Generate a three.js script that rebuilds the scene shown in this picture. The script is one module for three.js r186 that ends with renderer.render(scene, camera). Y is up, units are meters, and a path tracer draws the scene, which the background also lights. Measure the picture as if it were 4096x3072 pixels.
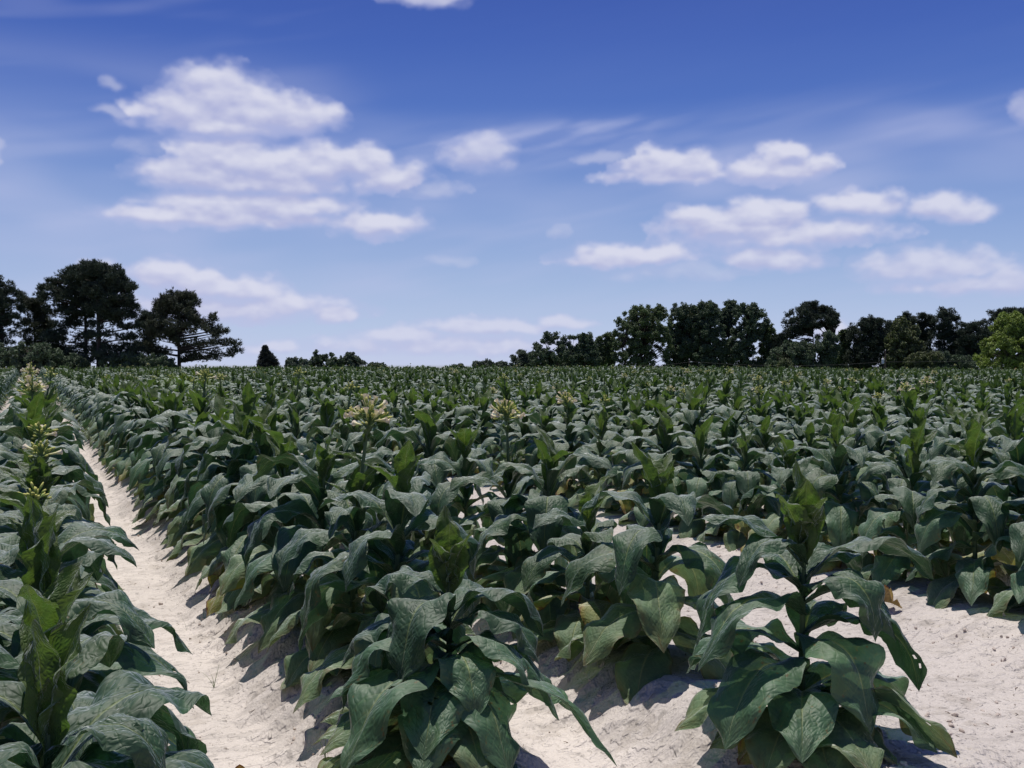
import * as THREE from 'three';
import { mergeGeometries } from 'three/addons/utils/BufferGeometryUtils.js';

// ───────────────────────── camera ─────────────────────────
const scene = new THREE.Scene();
const EYE = 1.35;                                   // metres above the bed tops
const camera = new THREE.PerspectiveCamera(40, 4 / 3, 0.05, 6000);
camera.position.set(0, EYE, 0);
camera.rotation.x = -0.0173;
const renderer = new THREE.WebGLRenderer({ antialias: true });
renderer.toneMapping = THREE.LinearToneMapping;
renderer.toneMappingExposure = 1.0;
renderer.shadowMap.enabled = true;

// ───────────────────────── sun ─────────────────────────
const SUN_AZ = -30, SUN_EL = 79;                     // degrees to the right of the view, above the horizon
const D = Math.PI / 180;
const sunDir = new THREE.Vector3(Math.sin(SUN_AZ * D) * Math.cos(SUN_EL * D), Math.sin(SUN_EL * D), -Math.cos(SUN_AZ * D) * Math.cos(SUN_EL * D));
const sun = new THREE.DirectionalLight(new THREE.Color(1.0, 0.955, 0.9), 4.5);
sun.name = 'sun';
sun.position.copy(sunDir).multiplyScalar(120);
sun.target.position.set(0, 0, 0);
sun.castShadow = true;
Object.assign(sun.shadow.camera, { left: -90, right: 90, top: 120, bottom: -60, near: 1, far: 400 });
sun.shadow.mapSize.set(4096, 4096);
scene.add(sun, sun.target);

// ───────────────────────── noise and random numbers ─────────────────────────
function rng(seed) {
  let a = (seed * 2654435761) >>> 0;
  return () => { a = (a + 0x6D2B79F5) | 0; let t = Math.imul(a ^ (a >>> 15), 1 | a); t = (t + Math.imul(t ^ (t >>> 7), 61 | t)) ^ t; return ((t ^ (t >>> 14)) >>> 0) / 4294967296; };
}
const TAB = new Float32Array(65536); { const r = rng(77); for (let i = 0; i < 65536; i++) TAB[i] = r(); }
function vn(x, y) {                                 // smooth value noise 0..1
  const ix = Math.floor(x), iy = Math.floor(y), fx = x - ix, fy = y - iy;
  const u = fx * fx * fx * (fx * (fx * 6 - 15) + 10), v = fy * fy * fy * (fy * (fy * 6 - 15) + 10);
  const a = (ix & 255), b = ((ix + 1) & 255), c = (iy & 255) << 8, d = ((iy + 1) & 255) << 8;
  const p = TAB[a | c], q = TAB[b | c], r = TAB[a | d], s = TAB[b | d];
  return p + (q - p) * u + (r - p) * v + (p - q - r + s) * u * v;
}
function fbm(x, y, n = 5) { let s = 0, a = 0.5, t = 0; for (let i = 0; i < n; i++) { s += a * vn(x, y); t += a; x = x * 2.03 + 17.3; y = y * 2.03 + 9.1; a *= 0.5; } return s / t; }
const clamp = (x, a = 0, b = 1) => Math.min(b, Math.max(a, x));
const sstep = (a, b, x) => { const t = clamp((x - a) / (b - a)); return t * t * (3 - 2 * t); };
const lerp = (a, b, t) => a + (b - a) * t;
const toLin = (c) => { c /= 255; return c <= 0.04045 ? c / 12.92 : Math.pow((c + 0.055) / 1.055, 2.4); };

// ───────────────────────── sky: gradient, cumulus and high streaks ─────────────────────────
// puffs as [bearing, elevation, half width, half height, strength], degrees
const CUMULUS = [
  [[-15.36,13.74,2.34,1.41,1.00],[-17.10,12.88,1.84,1.01,1.00],[-13.47,12.98,2.50,1.17,1.00],[-11.31,12.89,1.93,0.84,0.90],[-15.59,12.26,3.50,0.58,1.00],[-10.10,13.13,0.83,0.54,0.60],[-18.80,12.76,1.01,0.48,0.70]],
  [[-20.32,12.62,0.93,0.26,0.55]],
  [[-20.54,13.92,0.57,0.24,0.50]],
  [[-19.25,11.02,0.81,0.33,0.35]],
  [[-14.89,10.69,2.47,1.17,1.00],[-16.98,9.81,2.30,0.91,1.00],[-12.52,10.20,2.88,1.18,1.00],[-10.34,10.40,2.19,1.04,0.90],[-8.14,10.63,1.48,0.95,0.95],[-6.78,9.94,1.98,0.75,0.75],[-13.47,9.45,4.76,0.59,0.90]],
  [[-4.42,9.44,1.50,0.40,0.50]],
  [[-15.36,8.14,3.51,0.87,1.00],[-18.80,7.62,2.14,0.57,0.90],[-11.56,8.32,2.78,0.74,0.95],[-14.89,7.61,5.17,0.49,0.90]],
  [[-7.15,7.44,2.03,0.80,1.00]],
  [[-17.90,4.58,1.41,0.81,1.00],[-16.06,4.15,1.86,0.77,1.00],[-14.18,3.94,2.01,0.73,0.95],[-12.04,3.19,1.68,0.64,0.70],[-9.42,2.73,0.83,0.40,0.75],[-14.89,2.96,4.93,0.73,0.55]],
  [[-1.78,11.21,1.41,0.85,0.80]],
  [[7.97,10.49,1.87,0.85,1.00],[9.81,10.53,1.42,0.74,0.95],[8.34,9.97,2.71,0.35,0.80]],
  [[4.99,11.01,1.50,0.30,0.50]],
  [[13.66,10.15,2.37,0.73,1.00],[14.18,10.93,1.18,0.58,1.00],[16.24,10.38,0.93,0.48,0.60]],
  [[10.30,7.82,1.70,0.59,0.90],[13.43,7.97,2.14,0.68,1.00],[11.99,7.34,3.37,0.64,1.00],[14.14,6.75,4.49,0.68,0.60]],
  [[18.08,8.17,2.16,0.65,1.00]],
  [[22.03,7.92,1.43,0.65,0.95],[23.40,7.48,1.14,0.51,0.90]],
  [[6.61,5.82,3.23,0.65,0.95],[8.09,6.05,1.53,0.45,1.00],[4.62,5.55,1.75,0.35,0.70]],
  [[13.66,5.46,2.18,0.64,0.90]],
  [[9.07,5.08,3.68,0.45,0.45]],
  [[21.64,4.94,2.93,0.84,0.85],[22.71,3.98,2.78,0.46,0.60],[25.34,4.04,1.23,0.64,0.80]],
  [[-1.16,2.01,3.27,0.50,0.85],[-5.91,1.55,2.24,0.38,0.85],[2.74,2.36,1.30,0.33,0.70],[-3.92,1.05,6.01,0.50,0.50]],
  [[17.21,1.63,1.06,0.53,0.90]],
  [[-12.88,0.93,1.43,0.29,0.80]],
  [[-21.24,4.96,0.87,0.33,0.80]],
  [[-4.67,19.06,1.87,0.50,0.80]],
  [[25.81,12.26,0.49,0.54,0.60]],
  [[-25.89,10.07,0.33,0.50,0.60]],
  [[2.56,7.20,0.40,0.30,0.40]],
  [[-3.16,5.65,0.90,0.23,0.40]],
];
{
  const rc = rng(5);                                // the same kind of fair-weather cumulus all round the horizon
  for (let k = 0; k < 46; k++) {
    const az = 32 + rc() * 296, el = 1.5 + 26 * Math.pow(rc(), 1.4), s = 1.0 + 2.2 * rc() * (0.5 + el / 30), c = [];
    const n = 3 + Math.floor(rc() * 4);
    for (let i = 0; i < n; i++) c.push([az + (rc() - 0.5) * s * 3.0, el + (rc() - 0.3) * s * 0.45, s * (0.7 + rc() * 0.9), s * (0.3 + rc() * 0.3), 0.7 + 0.3 * rc()]);
    CUMULUS.push(c);
  }
}
function makeSky() {
  const W = 4096, H = 2048, data = new Float32Array(W * H * 4);
  const stops = [[-90, 150, 150, 150], [-0.5, 194, 202, 226], [0, 195, 204, 231], [2, 182, 198, 228], [4, 166, 187, 223], [6, 149, 174, 218], [8, 131, 160, 212], [10, 112, 144, 205], [12, 95, 128, 198], [14, 82, 115, 190], [17, 71, 102, 181], [20, 64, 92, 172], [30, 54, 80, 159], [50, 45, 70, 147], [90, 41, 64, 139]].map((s) => [s[0], toLin(s[1]), toLin(s[2]), toLin(s[3])]);
  const cols = Array.from({ length: 360 }, () => []);
  for (const c of CUMULUS) {
    const boxes = c.map((p) => [p[0] - p[2] * 1.6 - 1, p[0] + p[2] * 1.6 + 1]);
    const lo = Math.floor(Math.min(...boxes.map((b) => b[0]))), hi = Math.ceil(Math.max(...boxes.map((b) => b[1])));
    const el0 = Math.min(...c.map((p) => p[1] - p[3] * 2 - 0.6)), el1 = Math.max(...c.map((p) => p[1] + p[3] * 2 + 0.6));
    for (let a = lo; a <= hi; a++) cols[((a % 360) + 360) % 360].push([c, el0, el1]);
  }
  let weight = 1;
  const dens = (list, az, el) => {
    let best = -1;
    for (const [c, el0, el1] of list) {
      if (el < el0 || el > el1) continue;
      let f = -1;
      for (const p of c) {
        let dx = az - p[0]; if (dx > 180) dx -= 360; if (dx < -180) dx += 360;
        dx /= p[2]; let dy = (el - p[1]) / p[3]; if (dy < 0) dy *= 1.35;
        const d = 1 - Math.sqrt(dx * dx + dy * dy); if (d > -0.6) { const v = p[4] * (d > 0 ? Math.pow(d, 0.75) : d); f = f > v ? f + Math.max(0, v) * 0.25 : v + Math.max(0, f) * 0.25; }
      }
      if (f > best) { best = f; weight = Math.max(...c.map((p) => p[4])); }
    }
    return best;
  };
  const full = (list, az, el, fine = true) => {
    const wx = (fbm(az * 0.7 + 31, el * 1.0 + 7, 3) - 0.5) * 1.15, wy = (fbm(az * 0.8 + 91, el * 1.2 + 57, 3) - 0.5) * 0.55;
    const base = dens(list, az + wx, el + wy);
    if (base < -0.5) return base - 0.3;
    return base + 0.24 + (fbm(az * 1.0, el * 1.7, fine ? 6 : 4) - 0.5) * (0.95 - 0.3 * clamp(base));
  };
  for (let row = 0; row < H; row++) {
    const el = ((row + 0.5) / H - 0.5) * 180;
    let k = 0; while (k < stops.length - 2 && stops[k + 1][0] < el) k++;
    const t = clamp((el - stops[k][0]) / (stops[k + 1][0] - stops[k][0])), sky = [1, 2, 3].map((c) => lerp(stops[k][c], stops[k + 1][c], t));
    for (let col = 0; col < W; col++) {
      const az = (((col + 0.5) / W - 0.5) * 360 + 90 + 540) % 360 - 180, o = (row * W + col) * 4;
      let r = sky[0], g = sky[1], b = sky[2];
      if (el > 0) {
        // high thin streaks, drawn out along a slightly tilted wind
        const sa = az * 0.97 + el * 0.24, sb = el * 0.97 - az * 0.20 * Math.cos(az * D);
        let ci = sstep(0.50, 0.86, fbm(sa * 0.055 + 4.2, sb * 0.42 + 11.7, 4)) * 0.22 + sstep(0.5, 0.85, fbm(sa * 0.11 + 44, sb * 0.9 + 3, 3)) * 0.12;
        if (Math.abs(az) < 34) {                     // the long wisps right of the tallest cloud
          const w1 = el - (11.7 + 0.09 * (az + 8) - 0.012 * (az - 2) * (az - 2)), w2 = el - (11.8 + 0.17 * (az - 1));
          const m1 = Math.exp(-w1 * w1 * 1.6) * sstep(-10, -3, az) * sstep(9, 4, az), m2 = Math.exp(-w2 * w2 * 1.5) * sstep(-2, 4, az) * sstep(13, 5, az) * 0.75;
          ci += (m1 + m2) * (0.25 + 0.9 * sstep(0.35, 0.75, fbm(sa * 0.25 + 3, sb * 1.5 + 8, 4))) * 0.42;
        }
        ci += 0.36 * sstep(0.35, 0.66, fbm(az * 0.045 + 2.6 + el * 0.02, el * 0.16 + 5.2, 4)) * sstep(1, 6, el) * sstep(17, 11, el) * 1.25;
        ci += 0.20 * Math.exp(-Math.pow((el - 9.5) / 3.4, 2)) * (0.35 + 1.1 * sstep(0.3, 0.7, fbm(az * 0.06 + 7, el * 0.22 + az * 0.01, 4)));   // an even veil low in the sky all round
        ci = clamp(ci * sstep(0, 4, el) * sstep(75, 40, el) * (1 - 0.96 * sstep(11.6, 13.8, el - 0.04 * Math.max(0, az)) * sstep(-16, -6, az) * sstep(60, 40, az)), 0, 0.75);
        r = lerp(r, 0.51, ci); g = lerp(g, 0.55, ci); b = lerp(b, 0.79, ci);
        const list = cols[((Math.floor(az) % 360) + 360) % 360];
        if (list.length) {
          const d = full(list, az, el), thin = Math.pow(weight, 1.6);
          if (d > -0.5) {
            const veil = 0.50 * thin * sstep(-0.5, 0.35, d);          // thin vapour round the clouds
            r = lerp(r, 0.50, veil); g = lerp(g, 0.53, veil); b = lerp(b, 0.78, veil);
          }
          if (d > 0) {
            const up = full(list, az + 0.15, el + 0.5, false), al = thin * sstep(-0.16, 0.62 + 0.9 * clamp((up - d) * 1.5), d);
            const lit = clamp(0.34 + 0.85 * (d - up) + 0.9 * (fbm(az * 0.9 + 5, el * 2.6, 4) - 0.5), 0, 1);
            const hz = sstep(9, 0, el) * 0.35;
            const cr = lerp(lerp(0.45, 0.73, lit), 0.62, hz), cg = lerp(lerp(0.475, 0.735, lit), 0.64, hz), cb = lerp(lerp(0.71, 0.85, lit), 0.82, hz);
            r = lerp(r, cr, al * 0.86); g = lerp(g, cg, al * 0.86); b = lerp(b, cb, al * 0.86);
          }
        }
      }
      data[o] = r; data[o + 1] = g; data[o + 2] = b; data[o + 3] = 1;
    }
  }
  const tex = new THREE.DataTexture(data, W, H, THREE.RGBAFormat, THREE.FloatType);
  tex.mapping = THREE.EquirectangularReflectionMapping; tex.magFilter = THREE.LinearFilter; tex.needsUpdate = true;
  return tex;
}
scene.background = makeSky();
scene.environment = scene.background;

// ───────────────────────── field layout ─────────────────────────
const TH = 24.65 * D, CT = Math.cos(TH), ST = Math.sin(TH);      // the rows run away to the left of the view
const U = (x, z) => x * CT - z * ST, V = (x, z) => -x * ST - z * CT;   // across and along the rows
const XZ = (u, v) => [u * CT - v * ST, -u * ST - v * CT];
const ROWS = [-5.95, -4.75, -3.55, -2.35, -1.15, 0.03, 1.378, 2.577];
for (let k = 0; k < 84; k++) ROWS.push(5.02 + 1.2 * k);
const depthToV = (d, zc) => (zc - d * ST) / CT;                  // along-row place of a plant in row d at view depth zc
function swell(x, z) {                                           // the lie of the land: a faint rise, then the far side of the crest
  const f = -z;
  return 0.17 * sstep(12, 78, f) - 7.2 * sstep(84, 235, f + 0.05 * x) + (fbm(x * 0.022 + 3, z * 0.022, 3) - 0.5) * 0.55 * sstep(30, 80, f);
}
function bed(u, v) {                                             // raised beds and furrows
  let lo = 0, hi = ROWS.length - 1;
  if (u <= ROWS[0]) return -0.16 * sstep(0.16, 0.62, ROWS[0] - u);
  if (u >= ROWS[hi]) return -0.16 * sstep(0.16, 0.62, u - ROWS[hi]);
  while (hi - lo > 1) { const m = (lo + hi) >> 1; if (ROWS[m] <= u) lo = m; else hi = m; }
  const a = u - ROWS[lo], b = ROWS[hi] - u, wide = b + a > 2, d = Math.min(a, b), w = (fbm(v * 0.9 + lo * 13, lo * 3.7, 2) - 0.5) * 0.07;
  if (wide) return -0.15 * sstep(0.1, 0.95, d + w);
  return -0.23 * sstep(0.08, 0.56, d + w);
}
function groundY(x, z, fine = true) {
  const u = U(x, z), v = V(x, z), f = -z;
  let y = swell(x, z) + bed(u, v) * sstep(140, 110, f);
  if (fine && f < 30 && f > -8) {
    const b = bed(u, v), slope = Math.min(1, Math.abs(bed(u + 0.05, v) - bed(u - 0.05, v)) / 0.04), hi = 0.35 + 0.65 * slope;
    const flat = b < -0.215 ? 0.35 : 1;
    // rills running down the bed sides, crumbs between them
    const rill = fbm(u * 3.0 + 20, v * 13 + fbm(u * 2, v * 2, 2) * 2.0, 4) - 0.5, crumb = fbm(u * 16, v * 24 + 7, 3) - 0.5, lump = fbm(u * 3.2 + 9, v * 3.2, 3) - 0.5;
    y += (rill * 0.095 * slope + crumb * 0.036 * hi * flat + lump * 0.045 * (0.4 + 0.6 * slope) * flat) * sstep(30, 18, f);
  }
  return y;
}

// ───────────────────────── textures ─────────────────────────
function dataTex(w, h, fn, srgb) {
  const a = new Uint8Array(w * h * 4);
  for (let y = 0; y < h; y++) for (let x = 0; x < w; x++) {
    const c = fn(x, y), o = (y * w + x) * 4;
    if (typeof c === 'number') a[o] = a[o + 1] = a[o + 2] = clamp(c, 0, 1) * 255;
    else for (let k = 0; k < 3; k++) a[o + k] = clamp(c[k], 0, 1) * 255;
    a[o + 3] = 255;
  }
  const t = new THREE.DataTexture(a, w, h, THREE.RGBAFormat);
  t.wrapS = t.wrapT = THREE.RepeatWrapping; t.magFilter = THREE.LinearFilter; t.minFilter = THREE.LinearMipmapLinearFilter;
  if (srgb) t.colorSpace = THREE.SRGBColorSpace;
  t.needsUpdate = true;
  return t;
}
const enc = (l) => (l <= 0.0031308 ? 12.92 * l : 1.055 * Math.pow(l, 1 / 2.4) - 0.055);
const encc = (c) => c.map(enc);
// noise that repeats every `per` cells, for tiling textures
function tn(x, y, per) { const w = (i) => ((i % per) + per) % per; const ix = Math.floor(x), iy = Math.floor(y), fx = x - ix, fy = y - iy, u = fx * fx * (3 - 2 * fx), v = fy * fy * (3 - 2 * fy);
  const h = (i, j) => TAB[(w(i) * 73 + w(j) * 1571 + per * 31) & 65535]; return lerp(lerp(h(ix, iy), h(ix + 1, iy), u), lerp(h(ix, iy + 1), h(ix + 1, iy + 1), u), v); }
function tf(x, y, per, n) { let s = 0, a = 0.5, t = 0; for (let i = 0; i < n; i++) { s += a * tn(x * per, y * per, per); t += a; a *= 0.5; per *= 2; } return s / t; }

function tn2(u, v, px, py) { const x = u * px, y = v * py, w = (i, n) => ((i % n) + n) % n, ix = Math.floor(x), iy = Math.floor(y), fx = x - ix, fy = y - iy, a = fx * fx * (3 - 2 * fx), b = fy * fy * (3 - 2 * fy);
  const h = (i, j) => TAB[(w(i, px) * 197 + w(j, py) * 2741 + px * 7) & 65535]; return lerp(lerp(h(ix, iy), h(ix + 1, iy), a), lerp(h(ix, iy + 1), h(ix + 1, iy + 1), a), b); }
const streak = (u, v) => 0.5 * tn2(u, v, 14, 40) + 0.3 * tn2(u, v, 30, 84) + 0.2 * tn2(u, v, 70, 180);   // drawn out down the bed sides
// sand: 2.4 m tile
const SAND_N = 1024;
const sandMap = dataTex(SAND_N, SAND_N, (x, y) => {
  const u = x / SAND_N, v = y / SAND_N, r = TAB[(x * 157 + y * 7919) & 65535];
  const patch = tf(u, v, 4, 4), grain = (tn(u * 512, v * 512, 512) - 0.5) * 0.16 + (r - 0.5) * 0.10;
  const crust = sstep(0.60, 0.74, tf(u + 0.3, v * 1.0, 24, 4));
  const dark = sstep(0.77, 0.86, tf(u, v + 0.4, 64, 2));
  const st = sstep(0.56, 0.72, streak(u, v)), k = (0.84 + 0.26 * patch) * (1 + grain) * (1 - 0.14 * crust) * (1 - 0.34 * dark) * (1 - 0.13 * st);
  return encc([0.52 * k, 0.472 * k * (1 - 0.01 * crust), 0.42 * k * (1 - 0.03 * crust)]);
}, true);
const sandBump = dataTex(SAND_N, SAND_N, (x, y) => {
  const u = x / SAND_N, v = y / SAND_N;
  const cl = sstep(0.55, 0.8, tf(u, v, 40, 3)), cl2 = sstep(0.58, 0.8, tf(u + 0.5, v, 110, 2));
  return 0.16 + 0.26 * cl + 0.18 * cl2 + 0.10 * tn(u * 512, v * 512, 512) + 0.1 * tf(u, v, 12, 3) + 0.34 * streak(u, v) - 0.12 * sstep(0.56, 0.72, streak(u, v));
});
// a leaf: u across (midrib at 0.5), v from stalk to tip
const LW = 256, LH = 512;
function veins(u, v) {
  const q = Math.abs(u - 0.5) * 2, sgn = u > 0.5 ? 1 : 0;
  const mid = Math.exp(-Math.pow(q / (0.050 * (1.15 - v)), 2));
  const ph = (v - 0.17 * q - 0.09 * q * q + 0.012 * Math.sin(v * 31 + sgn * 2)) * 10 + sgn * 0.45, d = Math.abs(ph - Math.round(ph)) / 10;
  const lat = Math.exp(-Math.pow(d / (0.0085 * (1.25 - q)), 2)) * sstep(0.0, 0.05, v) * (1 - 0.6 * q);
  const n1 = Math.abs(fbm(u * 13 + 5, v * 26 + 2, 2) - 0.5), net = Math.exp(-Math.pow(n1 / 0.022, 2)) * 0.4;
  return { mid, lat, net, q, cell: Math.abs(ph - Math.round(ph)) * 2 };
}
function leafMap(base, rib, opt = {}) {
  return dataTex(LW, LH, (x, y) => {
    const u = (x + 0.5) / LW, v = (y + 0.5) / LH, e = veins(u, v), m = fbm(u * 7 + (opt.seed ?? 0), v * 14 + 3, 4) - 0.5, fine = TAB[(x * 131 + y * 2741) & 65535] - 0.5;
    let c = base.map((b, i) => b * (1 + m * 0.55 + fine * 0.10) * (i === 0 ? 1 + 0.35 * (fbm(u * 4 + 9, v * 8, 3) - 0.5) : 1));
    const w = clamp(e.mid * 0.95 + e.lat * 0.16 + e.net * 0.03);
    c = c.map((b, i) => lerp(b, rib[i], w));
    if (opt.spots) { const sp = fbm(u * 22 + 70, v * 44 + 11, 2) * 0.6 + 0.4 * fbm(u * 5 + 31, v * 8, 2), k = sstep(0.75, 0.80, sp) * 0.7, y2 = sstep(0.68, 0.76, sp) * 0.35; c = c.map((b, i) => lerp(lerp(b, [0.20, 0.22, 0.05][i], y2), [0.16, 0.09, 0.03][i], k)); }
    if (opt.edge) {                                  // ripening and scorched margins of the oldest leaves
      const rag = fbm(u * 9 + 40, v * 12, 4), ed = Math.max(sstep(0.55, 1.0, e.q + (rag - 0.5) * 0.9), sstep(0.72, 1.0, v + (rag - 0.5) * 0.5)) * opt.edge;
      c = c.map((b, i) => lerp(b, [0.34, 0.27, 0.035][i], clamp(ed)));
      const br = Math.max(sstep(0.92, 1.02, e.q + (rag - 0.5) * 0.6), sstep(0.9, 0.98, v + (rag - 0.5) * 0.35)) * (opt.scorch ?? 0);
      c = c.map((b, i) => lerp(b, [0.19, 0.07, 0.02][i], clamp(br)));
    }
    return encc(c);
  }, true);
}
function worley(x, y) { const ix = Math.floor(x), iy = Math.floor(y); let a = 9, b = 9; for (let j = -1; j < 2; j++) for (let i = -1; i < 2; i++) { const k = ((ix + i + 64) * 131 + (iy + j + 64) * 977) & 65535, dx = ix + i + 0.15 + 0.7 * TAB[k] - x, dy = iy + j + 0.15 + 0.7 * TAB[(k + 7919) & 65535] - y, d = Math.sqrt(dx * dx + dy * dy); if (d < a) { b = a; a = d; } else if (d < b) b = d; } return [a, b]; }
// puckers between the veins: pillows that rise from the vein network
const leafBump = dataTex(LW, LH, (x, y) => {
  const u = (x + 0.5) / LW, v = (y + 0.5) / LH, e = veins(u, v), q = e.q, ph = v - 0.17 * q - 0.09 * q * q;
  const wx = (fbm(u * 9, v * 18, 2) - 0.5) * 0.6, [a, b] = worley(u * 10 + wx * 1.8 + v * 2, v * 21 + wx * 2.2 + q * 3), pil = sstep(0, 0.7, b - a), big = Math.pow(Math.sin(Math.PI * clamp(e.cell)) * 0.5 + 0.5 * Math.sqrt(clamp(e.cell)), 0.8);
  return clamp(0.22 + 0.20 * pil + 0.055 * big * sstep(0.02, 0.25, q) + 0.42 * (fbm(u * 7 + 4, v * 14, 3) - 0.3) - 0.35 * e.mid - 0.10 * e.lat);
});

// ───────────────────────── materials ─────────────────────────
const leafMat = (name, map, o = {}) => new THREE.MeshPhysicalMaterial({ name, map, bumpMap: leafBump, bumpScale: 0.0065, roughness: 0.58, specularIntensity: 0.8, clearcoat: 0.0, transmission: 0.52, thickness: 0, side: THREE.DoubleSide, ...o });
const GREEN = [0.037, 0.100, 0.035], RIB = [0.19, 0.26, 0.065];
const M = {
  sand: new THREE.MeshStandardMaterial({ name: 'sand', map: sandMap, bumpMap: sandBump, bumpScale: 0.034, roughness: 0.95, vertexColors: true }),
  leaf: leafMat('leaf_green', leafMap(GREEN, RIB)),
  leafB: leafMat('leaf_green_spotted', leafMap([0.046, 0.106, 0.032], RIB, { seed: 33, spots: 1 })),
  mid: leafMat('leaf_middle', leafMap([0.080, 0.172, 0.074], [0.25, 0.32, 0.11], { seed: 71, spots: 1 })),
  low: leafMat('leaf_pale', leafMap([0.128, 0.215, 0.088], [0.31, 0.37, 0.14], { edge: 0.16, scorch: 0.35 }), { roughness: 0.7 }),
  ripe: leafMat('leaf_ripening', leafMap([0.24, 0.275, 0.075], [0.40, 0.39, 0.15], { edge: 0.8, scorch: 1 }), { roughness: 0.75 }),
  dead: leafMat('leaf_withered', leafMap([0.27, 0.17, 0.055], [0.36, 0.24, 0.09], { edge: 0.3, scorch: 1 }), { roughness: 0.9, transmission: 0.2 }),
  young: leafMat('leaf_young', leafMap([0.094, 0.165, 0.022], [0.22, 0.30, 0.06]), { transmission: 0.68, roughness: 0.8, specularIntensity: 0.6 }),
  stem: new THREE.MeshStandardMaterial({ name: 'stem', color: new THREE.Color().setRGB(0.085, 0.13, 0.045), roughness: 0.7 }),
  bud: new THREE.MeshStandardMaterial({ name: 'bud', vertexColors: true, roughness: 0.7 }),
  flower: new THREE.MeshPhysicalMaterial({ name: 'flower', vertexColors: true, roughness: 0.8, transmission: 0.25, thickness: 0, side: THREE.DoubleSide }),
};
M.far = leafMat('leaf_far', M.leaf.map, { vertexColors: true });

// ───────────────────────── scene helpers ─────────────────────────
const taken = new Map();
function numbered(n) { const k = taken.get(n) ?? 0; taken.set(n, k + 1); return k ? n + '_' + String(k).padStart(3, '0') : n; }
function mesh(name, geo, mat, parent) { const m = new THREE.Mesh(geo, mat); m.name = name; m.castShadow = m.receiveShadow = true; parent?.add(m); return m; }
function tag(o, label, category, group, kind) { o.userData = { ...o.userData, label, category }; if (group) o.userData.group = group; if (kind) o.userData.kind = kind; return o; }
function thing(name, label, category, group) { const g = new THREE.Group(); g.name = numbered(name); scene.add(g); return tag(g, label, category, group); }
function paint(geo, fn) { const p = geo.attributes.position, c = new Float32Array(p.count * 3), v = new THREE.Vector3(); for (let i = 0; i < p.count; i++) { v.fromBufferAttribute(p, i); const k = typeof fn === 'function' ? fn(v) : fn; c.set(k, i * 3); } geo.setAttribute('color', new THREE.BufferAttribute(c, 3)); return geo; }
function bare(g) { const n = g.index ? g.toNonIndexed() : g; for (const k of Object.keys(n.attributes)) if (!['position', 'normal', 'color', 'uv'].includes(k)) n.deleteAttribute(k); return n; }

// ───────────────────────── ground ─────────────────────────
{
  const line = (parts) => { const a = []; for (const [from, to, step] of parts) for (let t = from; t < to - 1e-6; t += step) a.push(t); a.push(parts[parts.length - 1][1]); return a; };
  const us = line([[-1500, -300, 200], [-300, -60, 30], [-60, -12, 6], [-12, -3, 0.3], [-3, -1.0, 0.1], [-1.0, 5.6, 0.036], [5.6, 9, 0.1], [9, 30, 0.2], [30, 105, 0.6], [105, 300, 15], [300, 1900, 160]]);
  const vs = line([[-1500, -200, 200], [-200, -30, 20], [-30, -2, 2], [-2, 1, 0.3], [1, 7, 0.034], [7, 11, 0.055], [11, 20, 0.12], [20, 45, 0.5], [45, 150, 1.5], [150, 320, 8], [320, 2000, 150]]);
  const nu = us.length, nv = vs.length, pos = new Float32Array(nu * nv * 3), uv = new Float32Array(nu * nv * 2), col = new Float32Array(nu * nv * 3), idx = new Uint32Array((nu - 1) * (nv - 1) * 6);
  let k = 0;
  for (let j = 0; j < nv; j++) for (let i = 0; i < nu; i++) {
    const [x, z] = XZ(us[i], vs[j]), o = j * nu + i;
    pos.set([x, groundY(x, z), z], o * 3); uv.set([us[i] / 2.4, vs[j] / 2.4], o * 2);
    const grass = sstep(128, 140, -z + 6 * (fbm(x * 0.1, z * 0.1, 2) - 0.5)) + sstep(-8, -14, us[i]) + sstep(112, 118, us[i]);
    // clean washed sand lies along the furrow floors, with a ragged edge against the crusted bed sides
    const wash = -z < 30 && bed(us[i], vs[j]) + (fbm(us[i] * 7 + 3, vs[j] * 7, 3) - 0.5) * 0.11 < -0.195 ? 1.17 : 0.98;
    col.set([wash * lerp(1, 0.13, clamp(grass)), wash * lerp(1, 0.24, clamp(grass)), wash * lerp(1, 0.09, clamp(grass))], o * 3);
    if (i < nu - 1 && j < nv - 1) { idx.set([o, o + 1, o + nu, o + 1, o + nu + 1, o + nu], k); k += 6; }
  }
  const g = new THREE.BufferGeometry();
  g.setAttribute('position', new THREE.BufferAttribute(pos, 3)); g.setAttribute('uv', new THREE.BufferAttribute(uv, 2)); g.setAttribute('color', new THREE.BufferAttribute(col, 3));
  g.setIndex(new THREE.BufferAttribute(idx, 1)); g.computeVertexNormals();
  const m = mesh('ground', g, M.sand, scene);
  tag(m, 'pale sandy soil in raised beds and furrows under the crop', 'ground', null, 'structure');
}

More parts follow.
